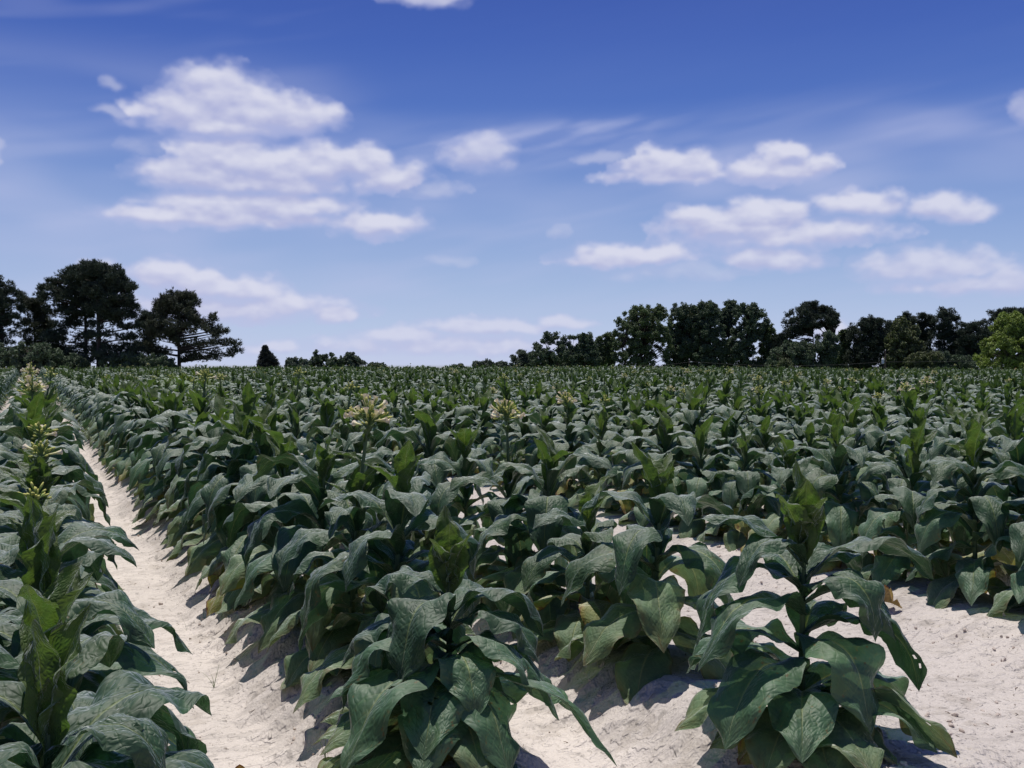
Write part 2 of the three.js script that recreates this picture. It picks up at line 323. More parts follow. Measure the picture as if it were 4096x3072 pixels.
// ───────────────────────── tobacco leaves ─────────────────────────
function leafGeo(o, ns, nq, floor = -9) {
  const r = rng(o.seed ?? 1), L = o.L, W = o.W / 2;
  const e0 = o.e0 * D, e1 = o.e1 * D, b0 = o.b0 ?? 0.05, b1 = o.b1 ?? 0.8, side = (o.side ?? 0) * D, roll = (o.roll ?? 0) * D, roll0 = (o.roll0 ?? 0) * D;
  const cA = (o.curl ?? -0.35) + (r() - 0.5) * 0.25, cB = (o.curl ?? -0.35) + (r() - 0.5) * 0.25, f0 = o.fold0 ?? 0.5, f1 = o.fold1 ?? 0.34;
  const ruf = o.ruf ?? 0.16, fq = 2.2 + r() * 1.6, p1 = r() * 6.3, p2 = r() * 6.3, sx = r() * 50, sy = r() * 50;
  const pos = [], uv = [], idx = [], P = new THREE.Vector3(), T = new THREE.Vector3(), S = new THREE.Vector3(), N = new THREE.Vector3(), q4 = new THREE.Quaternion();
  for (let i = 0; i <= ns; i++) {
    const s = i / ns, B = sstep(b0, b1, s), e = e0 + (e1 - e0) * B, ps = side * s * s;
    T.set(Math.cos(e) * Math.cos(ps), Math.sin(e), Math.cos(e) * Math.sin(ps)); S.set(-Math.sin(ps), 0, Math.cos(ps));
    q4.setFromAxisAngle(T, roll0 + roll * s); S.applyQuaternion(q4); N.crossVectors(S, T);
    const prof = Math.pow(s, 0.88) * Math.pow(1 - s, 0.94) / 0.365, w = W * Math.max(0.17 * (1 - s * 1.6), prof) * (1 + 0.05 * (vn(sx, s * 9) - 0.5)) + 0.0015 * (1 - s);
    for (let j = 0; j <= nq; j++) {
      const q = (j / nq) * 2 - 1, a = Math.abs(q), fold = lerp(f0, f1, sstep(0, 0.55, s)), c = q < 0 ? cA : cB;
      const edge = 1 + 0.10 * (vn(sx + (q < 0 ? 20 : 0), s * 14 + sy) - 0.5) * a;
      let n = w * (fold * a + c * a * a * sstep(0.08, 0.4, s)) + ruf * W * Math.pow(a, 1.7) * Math.sin(6.283 * fq * s + (q < 0 ? p1 : p2)) * sstep(0.02, 0.25, s) * sstep(1.02, 0.8, s);
      n += (fbm(q * 2.2 + sx, s * 7 + sy, 2) - 0.5) * 0.045 * Math.min(1, w / 0.05) * sstep(0.05, 0.3, s) * (0.25 + a);
      const lat = w * q * edge / Math.sqrt(1 + 0.5 * (fold + c * a) * (fold + c * a) * 1.6);
      const x = P.x + S.x * lat + N.x * n, z = P.z + S.z * lat + N.z * n; let y = P.y + S.y * lat + N.y * n;
      const fl = floor - 0.46 * Math.max(0, Math.hypot(x, z) - 0.17); if (y < fl) y = fl + (y - fl) * 0.1;
      pos.push(x, y, z); uv.push(q * 0.5 + 0.5, s);
      if (i < ns && j < nq && !(o.holes && o.holes.some((k) => k[0] === i && k[1] === j))) { const t = i * (nq + 1) + j; idx.push(t, t + 1, t + nq + 1, t + 1, t + nq + 2, t + nq + 1); }
    }
    P.addScaledVector(T, L / ns);
  }
  const g = new THREE.BufferGeometry();
  g.setAttribute('position', new THREE.Float32BufferAttribute(pos, 3)); g.setAttribute('uv', new THREE.Float32BufferAttribute(uv, 2));
  g.setIndex(idx); g.computeVertexNormals();
  return g;
}
const stemBend = (p, h) => [p.lx * h * h, p.lz * h * h];
function stemGeo(p, top) {
  const g = new THREE.CylinderGeometry(0.007, 0.017, top + 0.06, 7, 6); g.translate(0, (top - 0.06) / 2, 0);
  const a = g.attributes.position; for (let i = 0; i < a.count; i++) { const h = a.getY(i), [bx, bz] = stemBend(p, h); a.setX(i, a.getX(i) + bx); a.setZ(i, a.getZ(i) + bz); }
  g.computeVertexNormals(); return g;
}
// what a plant of the ordinary kind looks like: leaves up a spiral, from the old ones on the sand to the upright heart
function plantSpec(seed, o = {}) {
  const r = rng(seed * 31 + 7), H = o.H ?? 0.63 + r() * 0.13, n = o.n ?? 21 + Math.floor(r() * 4), leaves = [], lx = (r() - 0.5) * 0.16, lz = (r() - 0.5) * 0.16;
  const heart = 0.75 + 0.45 * r(); let az = r() * 360;
  for (let k = 0; k < n; k++) {
    const t = k / (n - 1), h = 0.04 + H * Math.pow(t, 1.05) * 0.97; az += 137.5 + (r() - 0.5) * 26;
    const j = () => r() - 0.5;
    let l;
    if (t < 0.36) l = { L: 0.49 + j() * 0.08, W: 0.275 + j() * 0.05, e0: 8 + j() * 16, e1: -56 + j() * 14, b1: 0.9, curl: -0.5, mat: r() < 0.09 ? 'ripe' : t < 0.2 ? 'low' : r() < 0.5 ? 'low' : 'mid' };
    else if (t < 0.70) l = { L: (0.55 - 0.1 * (t - 0.36)) + j() * 0.1, W: 0.255 + j() * 0.06, e0: 38 + 24 * (t - 0.36) + j() * 20, e1: -76 + j() * 22, b0: 0.0, b1: 0.88 + j() * 0.14, curl: -0.5, mat: t < 0.48 ? (r() < 0.3 ? 'low' : 'mid') : 'leaf' };
    else if (t < 0.83) l = { L: 0.46 + j() * 0.08, W: 0.21 + j() * 0.04, e0: 56 + j() * 16, e1: -46 + j() * 40, b0: 0.10, b1: 0.95, curl: -0.4, mat: 'leaf' };
    else l = { L: (0.26 + j() * 0.14) * heart, W: (0.13 + j() * 0.04) * heart, e0: 78 + j() * 16, e1: 44 + j() * 60, curl: 0.0, fold0: 0.7, fold1: 0.4, ruf: 0.1, mat: 'young' };
    if (l.mat === 'leaf' && r() < 0.4) l.mat = 'leafB';
    leaves.push({ ...l, h, az, side: j() * 50, roll: j() * 50, seed: seed * 100 + k });
  }
  return { leaves, H, lx, lz, head: o.head, seed };
}
const tubeFlower = (() => {
  const g = bare(new THREE.LatheGeometry([[0.0025, 0], [0.0035, 0.012], [0.0045, 0.03], [0.0075, 0.042], [0.0085, 0.048], [0.0125, 0.052]].map((p) => new THREE.Vector2(...p)), 8));
  return paint(g, (v) => (v.y > 0.05 ? [0.82, 0.68, 0.56] : v.y > 0.04 ? [0.80, 0.71, 0.48] : v.y > 0.012 ? [0.76, 0.72, 0.36] : [0.34, 0.42, 0.09]));
})();
function budGeo(len, rad) { const g = bare(new THREE.SphereGeometry(1, 6, 5)); g.scale(rad, len / 2, rad); g.translate(0, len / 2, 0); return paint(g, (v) => (v.y > len * 0.5 ? [0.52, 0.50, 0.12] : [0.19, 0.27, 0.05])); }
// a branching head of buds; open flowers are separate meshes on it
function headParts(seed, rad, nb, nf) {
  const r = rng(seed + 900), geos = [], flowers = [], up = new THREE.Vector3(0, 1, 0), d = new THREE.Vector3(), m = new THREE.Matrix4(), q = new THREE.Quaternion();
  const one = (g, at, dir, s) => { q.setFromUnitVectors(up, dir); m.compose(at, q, new THREE.Vector3(s, s, s)); return g.clone().applyMatrix4(m); };
  const stalk = (l) => paint(bare(new THREE.CylinderGeometry(0.0022, 0.0035, l, 5, 1).translate(0, l / 2, 0)), [0.10, 0.16, 0.045]);
  for (let k = 0; k < nb + nf; k++) {
    const open = k >= nb, a = k * 2.4 + r(), el = open ? -0.15 + r() * 1.5 : 0.1 + r() * 1.4;
    d.set(Math.cos(a) * Math.cos(el), Math.sin(el), Math.sin(a) * Math.cos(el)).normalize();
    const l = rad * (0.35 + 0.6 * r()) * (open ? 0.9 : 1), at = new THREE.Vector3(0, (r() - 0.5) * rad * 0.9, 0);
    geos.push(one(stalk(l), at, d, 1));
    const tip = at.clone().addScaledVector(d, l);
    if (open) flowers.push([tip, d.clone()]); else geos.push(one(budGeo(0.016 + 0.022 * r(), 0.0045 + r() * 0.002), tip, d, 1.15));
  }
  return { head: mergeGeometries(geos), flowers };
}
const HEADS = {
  bud: headParts(1, 0.055, 26, 2), budB: headParts(2, 0.045, 20, 0), flower: headParts(3, 0.085, 34, 15), flowerB: headParts(4, 0.075, 32, 12), flowerC: headParts(9, 0.09, 36, 17),
};
function addHead(g, p, kind, top) {
  const h = HEADS[kind], [bx, bz] = stemBend(p, top), m = mesh('flower_head', h.head, M.bud, g);
  m.position.set(bx, top, bz); m.rotation.y = p.seed;
  const up = new THREE.Vector3(0, 1, 0);
  h.flowers.forEach(([at, d]) => { const f = mesh('flower', tubeFlower, M.flower, m); f.position.copy(at); f.quaternion.setFromUnitVectors(up, d); f.scale.setScalar(1.18); });
}
function buildPlant(p, ns, nq) {
  const g = new THREE.Group(), top = p.top ?? p.H + (p.head ? 0.30 : 0.03);
  mesh('stem', stemGeo(p, top), M.stem, g);
  for (const l of p.leaves) {
    const m = mesh('leaf', leafGeo(l, l.ns ?? ns, l.nq ?? nq, l.floor ?? -l.h + 0.015), M[l.mat ?? 'leaf'], g), [bx, bz] = stemBend(p, l.h);
    m.position.set(bx, l.h, bz); m.rotation.y = l.az * D;
    if (l.label) m.userData.label = l.label;
  }
  if (p.head) {
    const r = rng(p.seed + 5);
    for (let k = 0; k < 3; k++) { const h = lerp(p.H, top - 0.06, (k + 0.5) / 3), m = mesh('leaf', leafGeo({ L: 0.21 - 0.035 * k, W: 0.075 - 0.012 * k, e0: 70, e1: 38 - 40 * r(), curl: 0.05, fold0: 0.6, fold1: 0.3, seed: p.seed + k }, ns, nq), M.young, g), [bx, bz] = stemBend(p, h); m.position.set(bx, h, bz); m.rotation.y = r() * 6.28; }
    addHead(g, p, p.head, top);
  }
  return g;
}

// ───────────────────────── the crop ─────────────────────────
const ORD = ['first', 'second', 'third', 'fourth', 'fifth', 'sixth', 'seventh', 'eighth', 'ninth', 'tenth', 'eleventh', 'twelfth', 'thirteenth', 'fourteenth', 'fifteenth', 'sixteenth', 'seventeenth', 'eighteenth', 'nineteenth', 'twentieth'];
const ordinal = (n) => (n < 20 ? ORD[n] : ['twenty', 'thirty', 'forty', 'fifty'][Math.floor((n + 1) / 10) - 2] + (((n + 1) % 10) ? '-' + ORD[(n + 1) % 10 - 1] : ''));
const rowWords = (i) => (i === 5 ? 'the row at the far left edge' : i === 6 ? 'the row right of the sandy furrow' : i === 7 ? 'the row before the bare sand alley' : i === 8 ? 'the row behind the bare sand alley' : `the ${ORD[i - 8]} row behind the bare sand alley`);
const inView = (x, z, m = 0) => -z > 0.5 && Math.abs(x) < -z * 0.4853 + m;

// hand-placed plants nearest the camera. Leaf bearings: 0 right, 90 away, 180 left, 270 towards the camera
const big = (h, az, L, W, e0, e1, o = {}) => ({ h, az, L: L * (e1 > 0 ? 1.08 : h < 0.27 ? 1.17 : 1.04), W: W * (e1 > 0 ? 1.2 : 1.16), e0: e1 > 0 ? e0 : e0 * 0.8, e1: e1 > 0 ? e1 : e1 * (h < 0.27 ? 0.74 : 0.86), ns: 34, nq: 14, seed: Math.round(h * 1000 + az * 7), curl: -0.46, mat: h < 0.13 ? 'low' : h < 0.36 ? 'mid' : 'leaf', ...o, holes: o.holes ?? chew(h * 911 + az), b1: (o.b1 ?? 0.8) + 0.14 });
function chew(k) { const r = rng(Math.round(k) + 17); if (r() > 0.3) return undefined; const i0 = 8 + Math.floor(r() * 20), j0 = 1 + Math.floor(r() * 12); return [[i0, j0], ...(r() < 0.5 ? [[i0 + 2, j0 + 1]] : []), ...(r() < 0.4 ? [[i0 + 1, j0]] : [])]; }
const HERO = [
  { row: 7, z: 3.86, H: 0.66, seed: 3, lx: 0.02, lz: 0.0, label: 'large open tobacco plant at the bottom right with bare sand around it',
    leaves: [
      big(0.04, 268, 0.40, 0.33, 22, -48, { mat: 'low', curl: -0.5, roll: 8 }), big(0.05, 203, 0.36, 0.21, 20, -40, { mat: 'low' }), big(0.035, 222, 0.34, 0.2, 10, -30, { mat: 'ripe' }),
      big(0.05, 305, 0.36, 0.24, 20, -35, { mat: 'low' }), big(0.10, 326, 0.52, 0.25, 34, -56, { side: 10, roll: -70, curl: -0.46, holes: [[19, 4], [20, 4], [20, 5], [22, 4], [26, 9], [17, 6]] }), big(0.09, 85, 0.4, 0.24, 30, -40, { mat: 'low' }),
      big(0.22, 222, 0.52, 0.31, 38, -78, { side: -6, roll: 10, b1: 0.7, curl: -0.46 }), big(0.31, 296, 0.52, 0.30, 44, -88, { b1: 0.62, roll: -8, curl: -0.5 }), big(0.2, 140, 0.46, 0.26, 40, -60),
      big(0.37, 352, 0.56, 0.23, 34, -92, { b1: 0.8, roll: -40 }), big(0.44, 208, 0.58, 0.25, 40, -66, { b1: 0.7, roll: 14 }), big(0.36, 60, 0.46, 0.24, 46, -60),
      big(0.50, 306, 0.46, 0.22, 52, -100, { b0: 0.15, b1: 0.72, side: -30, roll: 20 }), big(0.53, 184, 0.58, 0.22, 46, -86, { b1: 0.66 }), big(0.52, 110, 0.4, 0.2, 60, -30),
      big(0.58, 4, 0.56, 0.2, 50, -58, { b1: 0.85, roll: -20 }), big(0.61, 168, 0.46, 0.17, 66, -18, { b1: 0.9 }), big(0.63, 205, 0.40, 0.17, 62, -80, { b1: 0.75 }),
      big(0.64, 262, 0.30, 0.15, 88, 66, { mat: 'young', curl: 0.05, fold0: 0.5, fold1: 0.3, ruf: 0.1 }), big(0.65, 120, 0.34, 0.11, 86, 80, { mat: 'young', curl: 0.1 }), big(0.66, 330, 0.2, 0.09, 84, 60, { mat: 'young' }), big(0.66, 40, 0.2, 0.08, 84, 70, { mat: 'young' }), big(0.64, 300, 0.26, 0.12, 82, 50, { mat: 'young', curl: 0 }), big(0.63, 215, 0.30, 0.13, 80, 40, { mat: 'young', curl: 0 }),
      big(0.15, 255, 0.44, 0.27, 30, -64), big(0.12, 190, 0.46, 0.26, 28, -56), big(0.16, 20, 0.46, 0.26, 30, -60), big(0.30, 165, 0.5, 0.26, 38, -70), big(0.48, 335, 0.42, 0.22, 44, -84), big(0.56, 40, 0.42, 0.2, 52, -60), big(0.08, 240, 0.42, 0.3, 16, -46, { mat: 'low' }), big(0.1, 285, 0.42, 0.3, 18, -50), big(0.14, 320, 0.46, 0.28, 24, -56),
    ] },
  { row: 6, z: 3.80, H: 0.56, seed: 4, lx: 0.0, lz: 0.02, label: 'large tobacco plant at bottom centre with a broad upright backlit heart leaf',
    leaves: [
      big(0.03, 218, 0.40, 0.26, 12, -32, { mat: 'low' }), big(0.04, 252, 0.32, 0.2, 14, -40, { mat: 'ripe' }), big(0.06, 192, 0.44, 0.22, 22, -36, { mat: 'low' }), big(0.08, 172, 0.44, 0.22, 26, -40, { mat: 'low' }),
      big(0.12, 288, 0.42, 0.28, 22, -66, { curl: -0.5 }), big(0.18, 329, 0.66, 0.19, 34, -60, { roll: -45, b1: 0.7 }), big(0.20, 302, 0.50, 0.25, 34, -84, { b1: 0.6, roll: -20 }), big(0.09, 80, 0.4, 0.24, 30, -40, { mat: 'low' }),
      big(0.24, 232, 0.56, 0.33, 30, -76, { b1: 0.66, roll: 12, curl: -0.46 }), big(0.22, 198, 0.42, 0.21, 34, -52), big(0.28, 342, 0.54, 0.19, 44, -74, { b1: 0.66 }), big(0.32, 322, 0.46, 0.2, 46, -72, { roll: -30 }),
      big(0.33, 201, 0.54, 0.25, 42, -84, { b1: 0.7, roll: 14 }), big(0.36, 226, 0.40, 0.22, 44, -96, { b1: 0.6 }), big(0.28, 110, 0.48, 0.26, 44, -60), big(0.42, 60, 0.46, 0.22, 50, -60),
      big(0.42, 212, 0.42, 0.21, 50, -92, { b1: 0.6 }), big(0.47, 238, 0.46, 0.26, 46, -90, { b1: 0.58, roll: 12 }), big(0.45, 12, 0.46, 0.18, 54, -78, { b1: 0.75, roll: -30 }), big(0.51, 168, 0.40, 0.2, 56, -62),
      big(0.53, 276, 0.26, 0.155, 88, 72, { mat: 'young', curl: 0.05, fold0: 0.4, fold1: 0.2, ruf: 0.1 }), big(0.54, 110, 0.30, 0.11, 86, 76, { mat: 'young' }), big(0.54, 200, 0.2, 0.09, 84, 62, { mat: 'young' }), big(0.55, 30, 0.18, 0.08, 84, 64, { mat: 'young' }), big(0.53, 235, 0.24, 0.11, 82, 46, { mat: 'young', curl: 0 }), big(0.54, 330, 0.24, 0.10, 82, 50, { mat: 'young', curl: 0 }),
      big(0.14, 262, 0.44, 0.27, 28, -64), big(0.14, 20, 0.46, 0.26, 30, -60), big(0.2, 262, 0.42, 0.26, 30, -76), big(0.12, 210, 0.46, 0.25, 26, -54), big(0.3, 290, 0.4, 0.23, 36, -84), big(0.36, 175, 0.48, 0.24, 40, -72), big(0.40, 345, 0.42, 0.22, 44, -78), big(0.05, 205, 0.46, 0.27, 10, -44, { mat: 'low' }), big(0.06, 235, 0.44, 0.27, 12, -44, { mat: 'low' }), big(0.05, 300, 0.44, 0.28, 12, -44, { mat: 'mid' }),
    ] },
  { row: 5, z: 2.08, H: 0.60, seed: 6, lx: 0, lz: 0, label: 'nearest tobacco plant, in the bottom left corner of the photo',
    leaves: [
      big(0.06, 300, 0.42, 0.26, 26, -50, { mat: 'low' }), big(0.08, 20, 0.42, 0.26, 26, -50, { mat: 'low' }), big(0.1, 180, 0.42, 0.26, 26, -50, { mat: 'low' }), big(0.18, 250, 0.5, 0.28, 40, -70), big(0.2, 340, 0.52, 0.27, 38, -70),
      big(0.26, 120, 0.5, 0.26, 44, -74), big(0.28, 40, 0.52, 0.26, 42, -76), big(0.34, 318, 0.52, 0.32, 38, -66, { b1: 0.7, roll: -10, curl: -0.46 }), big(0.34, 205, 0.5, 0.26, 46, -80), big(0.40, 10, 0.56, 0.24, 46, -96, { b1: 0.8 }),
      big(0.42, 155, 0.5, 0.24, 50, -80), big(0.46, 270, 0.46, 0.25, 44, -84, { b1: 0.6 }), big(0.50, 335, 0.40, 0.2, 56, -78, { b1: 0.75 }), big(0.52, 60, 0.5, 0.2, 58, -50), big(0.53, 220, 0.42, 0.2, 56, -76), big(0.56, 350, 0.36, 0.14, 66, -90, { b1: 0.85 }),
      big(0.58, 255, 0.27, 0.115, 86, 78, { mat: 'young', curl: 0.1, fold1: 0.3, ruf: 0.1 }), big(0.59, 20, 0.29, 0.10, 86, 62, { mat: 'young', curl: 0.2, roll: 70, side: 20 }), big(0.6, 140, 0.24, 0.09, 86, 72, { mat: 'young' }), big(0.6, 300, 0.14, 0.05, 86, 76, { mat: 'young' }),
      big(0.36, 172, 0.56, 0.3, 40, -66), big(0.2, 182, 0.56, 0.3, 24, -50), big(0.1, 165, 0.52, 0.3, 12, -44), big(0.3, 232, 0.52, 0.3, 36, -60), big(0.22, 205, 0.5, 0.3, 30, -50), big(0.14, 225, 0.5, 0.3, 16, -40), big(0.48, 190, 0.48, 0.24, 48, -70), big(0.38, 290, 0.46, 0.28, 34, -72), big(0.24, 310, 0.48, 0.28, 26, -60), big(0.44, 30, 0.5, 0.24, 46, -70), big(0.12, 270, 0.46, 0.3, 14, -44), big(0.5, 245, 0.44, 0.24, 46, -72),
    ] },
  { row: 5, z: 3.2, H: 0.62, seed: 8, lx: 0.02, lz: 0.01, label: 'second tobacco plant with tall upright heart leaves up from the bottom left corner',
    leaves: [
      big(0.06, 320, 0.42, 0.26, 26, -50, { mat: 'low' }), big(0.08, 40, 0.42, 0.26, 26, -50, { mat: 'low' }), big(0.1, 200, 0.42, 0.26, 26, -50, { mat: 'low' }), big(0.18, 280, 0.5, 0.28, 40, -70), big(0.2, 350, 0.54, 0.27, 34, -60),
      big(0.26, 140, 0.5, 0.26, 44, -74), big(0.3, 70, 0.52, 0.26, 42, -76), big(0.33, 318, 0.5, 0.27, 44, -84, { b1: 0.7 }), big(0.36, 225, 0.5, 0.26, 46, -80), big(0.42, 354, 0.56, 0.26, 40, -70, { b1: 0.85, roll: -30 }),
      big(0.46, 180, 0.5, 0.24, 50, -80), big(0.46, 30, 0.52, 0.24, 48, -60), big(0.48, 300, 0.44, 0.22, 50, -88, { b1: 0.65 }), big(0.54, 345, 0.46, 0.19, 56, -60), big(0.53, 240, 0.42, 0.2, 56, -76), big(0.56, 100, 0.4, 0.18, 66, -40),
      big(0.59, 205, 0.34, 0.16, 84, 88, { mat: 'young', curl: 0.05, fold1: 0.25, ruf: 0.1 }), big(0.6, 330, 0.33, 0.125, 84, 70, { mat: 'young', curl: 0.15, roll: 40 }), big(0.61, 90, 0.26, 0.1, 86, 72, { mat: 'young' }), big(0.62, 270, 0.16, 0.06, 86, 80, { mat: 'young' }),
    ] },
];
// plants that carry open flowers or showy buds, by row and view depth
const SPECIAL = [
  { row: 5, z: 2.66, top: 0.56, H: 0.52, size: 1.12, lx: 0.02, lz: 0, label: 'leafy tobacco plant between the two nearest plants at bottom left' },
  { row: 5, z: 3.82, top: 0.58, H: 0.54, size: 1.14, lx: 0.02, lz: 0, label: 'leafy tobacco plant just before the lowest bud cluster at the left edge' },
  { row: 6, z: 4.95, top: 1.10, head: 'flowerC', lx: 0.07, lz: 0.02, label: 'tobacco plant with the largest cream and pink flower head, centre left' },
  { row: 7, z: 6.2, top: 1.06, head: 'flowerB', lx: -0.02, lz: 0, label: 'tobacco plant with the second largest cream flower head, at the photo centre line' },
  { row: 5, z: 8.2, top: 1.16, head: 'flowerC', lx: 0, lz: 0, label: 'tobacco plant with a pink flower head at the left edge under the pines' },
  { row: 5, z: 5.75, top: 0.97, head: 'bud', lx: 0.03, lz: 0, label: 'left edge tobacco plant with the uppermost of three yellow bud clusters' },
  { row: 5, z: 5.05, top: 0.92, head: 'bud', lx: 0.03, lz: 0, label: 'left edge tobacco plant with the middle one of three yellow bud clusters' },
  { row: 5, z: 4.42, top: 0.80, head: 'budB', lx: 0, lz: 0.02, label: 'left edge tobacco plant with the lowest and tightest of three bud clusters' },
  { row: 5, z: 12.5, top: 1.26, head: 'flower', lx: 0, lz: 0, label: 'tobacco plant with a pale flower head farther back at the left edge' },
];
const crop = [];                                    // every plant place
{
  const r = rng(2024);
  ROWS.forEach((d, i) => {
    let v = i < 5 ? 0.6 + r() * 0.5 : i === 5 ? depthToV(d, 6.4) : i === 6 ? depthToV(d, 4.46) : i === 7 ? depthToV(d, 4.80) : 0.9 + r() * 0.4;
    if (i > 7) v = Math.max(v, -d * 0.4);
    for (; v < 165; v += 0.50 + r() * 0.12) {
      const u = d + (r() - 0.5) * 0.07, [x, z] = XZ(u, v), f = -z;
      if (f < 0.4 || f > 128 || Math.abs(x) > f * 0.62 + 5) { r(); continue; }
      const miss = r() < 0.015;
      if (miss && f > 8) continue;
      if (SPECIAL.some((s) => s.row === i && Math.abs(depthToV(d, s.z) - v) < 0.33)) continue;
      crop.push({ row: i, v, x, z, f });
    }
  });
}
const VAR = 16, HI = [], MID = [];
for (let k = 0; k < VAR; k++) {
  const kind = k === 13 ? 'bud' : k === 14 ? 'budB' : k === 15 ? 'flowerB' : null;
  HI.push(plantSpec(k + 1, { head: kind }));
}
const near = crop.filter((c) => inView(c.x, c.z, 0.25)).sort((a, b) => a.f - b.f), indiv = [];
const hiCache = new Map(), midCache = new Map();
const GROUP = 'tobacco plants standing in rows';
function put(g, row, x, z, label) {
  g.name = numbered('tobacco_plant'); scene.add(g);
  g.position.set(x, groundY(x, z) - 0.01, z);
  tag(g, label, 'tobacco plant', GROUP);
}
let made = 0;
for (const h of HERO) { const v = depthToV(ROWS[h.row], h.z), [x, z] = XZ(ROWS[h.row], v); put(buildPlant(h, 34, 14), h.row, x, z, h.label); made++; }
SPECIAL.forEach((s, k) => {
  const v = depthToV(ROWS[s.row], s.z), [x, z] = XZ(ROWS[s.row], v), p = plantSpec(60 + k, { head: s.head, H: s.H ?? Math.min(0.68, s.top - 0.2) });
  p.lx = s.lx; p.lz = s.lz; p.top = s.top;
  const g = buildPlant(p, 22, 10); put(g, s.row, x, z, s.label); g.scale.setScalar(s.size ?? (s.row === 5 && s.z < 7 ? 1.1 : 1)); if (s.head && s.row === 5 && s.z < 7) g.scale.y = 1; made++;
});
const rp = rng(99), others = [...HERO, ...SPECIAL];
const chosen = new Set(near.slice(0, 300 - made));
for (const c of [...chosen].sort((a, b) => a.row - b.row || a.f - b.f)) {
  const hi = c.f < 8.5, k = rp() < 0.84 ? Math.floor(rp() * 13) : rp() < 0.6 ? 13 + Math.floor(rp() * 2) : rp() < 0.15 ? 15 : Math.floor(rp() * 13), cache = hi ? hiCache : midCache;
  const kk = c.f < 6 && k > 12 ? k - 4 : k;
  if (!cache.has(kk)) cache.set(kk, buildPlant(HI[kk], hi ? 22 : 13, hi ? 10 : 6));
  const g = cache.get(kk).clone(), n = [...chosen].filter((o) => o.row === c.row && o.f < c.f).length + others.filter((o) => o.row === c.row && o.z < c.f).length;
  const what = kk === 15 ? 'flowering tobacco plant' : kk > 12 ? 'budding tobacco plant' : 'leafy tobacco plant';
  put(g, c.row, c.x, c.z, `${what}, ${ordinal(n)} back in ${rowWords(c.row)}`);
  g.rotation.set((rp() - 0.5) * 0.14, rp() * 6.283, (rp() - 0.5) * 0.14); const s = (0.92 + rp() * 0.2) * (c.row < 7 ? 1.09 : 1); g.scale.set(s, s * (0.94 + rp() * 0.16), s);
}
// the rest of the field, too many to single out
{
  const field = new THREE.Group(); field.name = 'tobacco_field'; scene.add(field);
  tag(field, 'dense dark green tobacco crop filling the field back to the trees', 'crop', null, 'stuff');
  const rest = crop.filter((c) => !chosen.has(c)), by = Array.from({ length: 10 }, () => []), heads = [[], []], r = rng(3);
  rest.forEach((c) => by[Math.floor(r() * 10)].push(c));
  const m4 = new THREE.Matrix4(), q = new THREE.Quaternion(), up = new THREE.Vector3(0, 1, 0), col = new THREE.Color();
  by.forEach((list, k) => {
    const p = HI[k], geos = [], one = (g, c) => { const b = bare(g); paint(b, c); geos.push(b); };
    for (const l of p.leaves) {
      const g = leafGeo(l, 9, 4, -l.h + 0.015), [bx, bz] = stemBend(p, l.h); g.rotateY(l.az * D); g.translate(bx, l.h, bz);
      one(g, l.mat === 'leafB' ? [1.08, 1.0, 0.9] : l.mat === 'mid' ? [2.1, 1.65, 2.0] : l.mat === 'low' ? [3.2, 2.05, 2.3] : l.mat === 'ripe' ? [6.0, 2.6, 2.0] : l.mat === 'young' ? [2.0, 1.45, 0.65] : [1, 1, 1]);
    }
    const st = stemGeo(p, p.H); const uv = st.attributes.uv; for (let i = 0; i < uv.count; i++) uv.setXY(i, 0.3, 0.5); one(st, [1.5, 1.4, 1]);
    const im = new THREE.InstancedMesh(mergeGeometries(geos), M.far, list.length); im.name = 'plants'; im.castShadow = im.receiveShadow = true; im.userData.kind = 'stuff';
    list.forEach((c, i) => {
      const s = 0.9 + r() * 0.2, sy = s * (0.84 + r() * 0.34), y = groundY(c.x, c.z, c.f < 30) - 0.01; q.setFromAxisAngle(up, r() * 6.283);
      im.setMatrixAt(i, m4.compose(new THREE.Vector3(c.x, y, c.z), q, new THREE.Vector3(s, sy, s)));
      // a paler, yellower patch a little way back on the left
      const px = c.x / c.f, patch = Math.exp(-Math.pow((px + 0.31) / 0.035, 2) - Math.pow((c.f - 36) / 13, 2)), t = 0.9 + r() * 0.2;
      im.setColorAt(i, col.setRGB(t * (1 + 1.3 * patch), t * (1 + 0.8 * patch), t * (1 - 0.1 * patch)));
      if (r() < 0.07) heads[r() < 0.88 ? 0 : 1].push([c.x + p.lx * 0.4, y + (p.H + 0.1 + r() * 0.22) * sy, c.z, s]);
    });
    field.add(im);
  });
  heads.forEach((list, k) => {
    const h = k ? HEADS.flowerB : HEADS.bud, up2 = new THREE.Vector3(0, 1, 0), geos = [h.head, paint(bare(new THREE.CylinderGeometry(0.006, 0.01, 0.34, 5).translate(0, -0.17, 0)), [0.085, 0.13, 0.045])];
    for (const [at, d] of h.flowers) geos.push(tubeFlower.clone().applyMatrix4(m4.compose(at, q.setFromUnitVectors(up2, d), new THREE.Vector3(1, 1, 1))));
    geos.forEach((g) => { if (!g.attributes.uv) g.setAttribute('uv', new THREE.BufferAttribute(new Float32Array(g.attributes.position.count * 2), 2)); });
    const im = new THREE.InstancedMesh(mergeGeometries(geos), M.bud, list.length); im.name = 'flower_heads'; im.castShadow = im.receiveShadow = true; im.userData.kind = 'stuff';
    list.forEach(([x, y, z, s], i) => { q.setFromAxisAngle(up, i); im.setMatrixAt(i, m4.compose(new THREE.Vector3(x, y, z), q, new THREE.Vector3(s, s, s))); });
    field.add(im);
  });
  console.log('plants', crop.length, 'individual', chosen.size + made, 'reach', Math.max(...[...chosen].map((c) => c.f)));
}

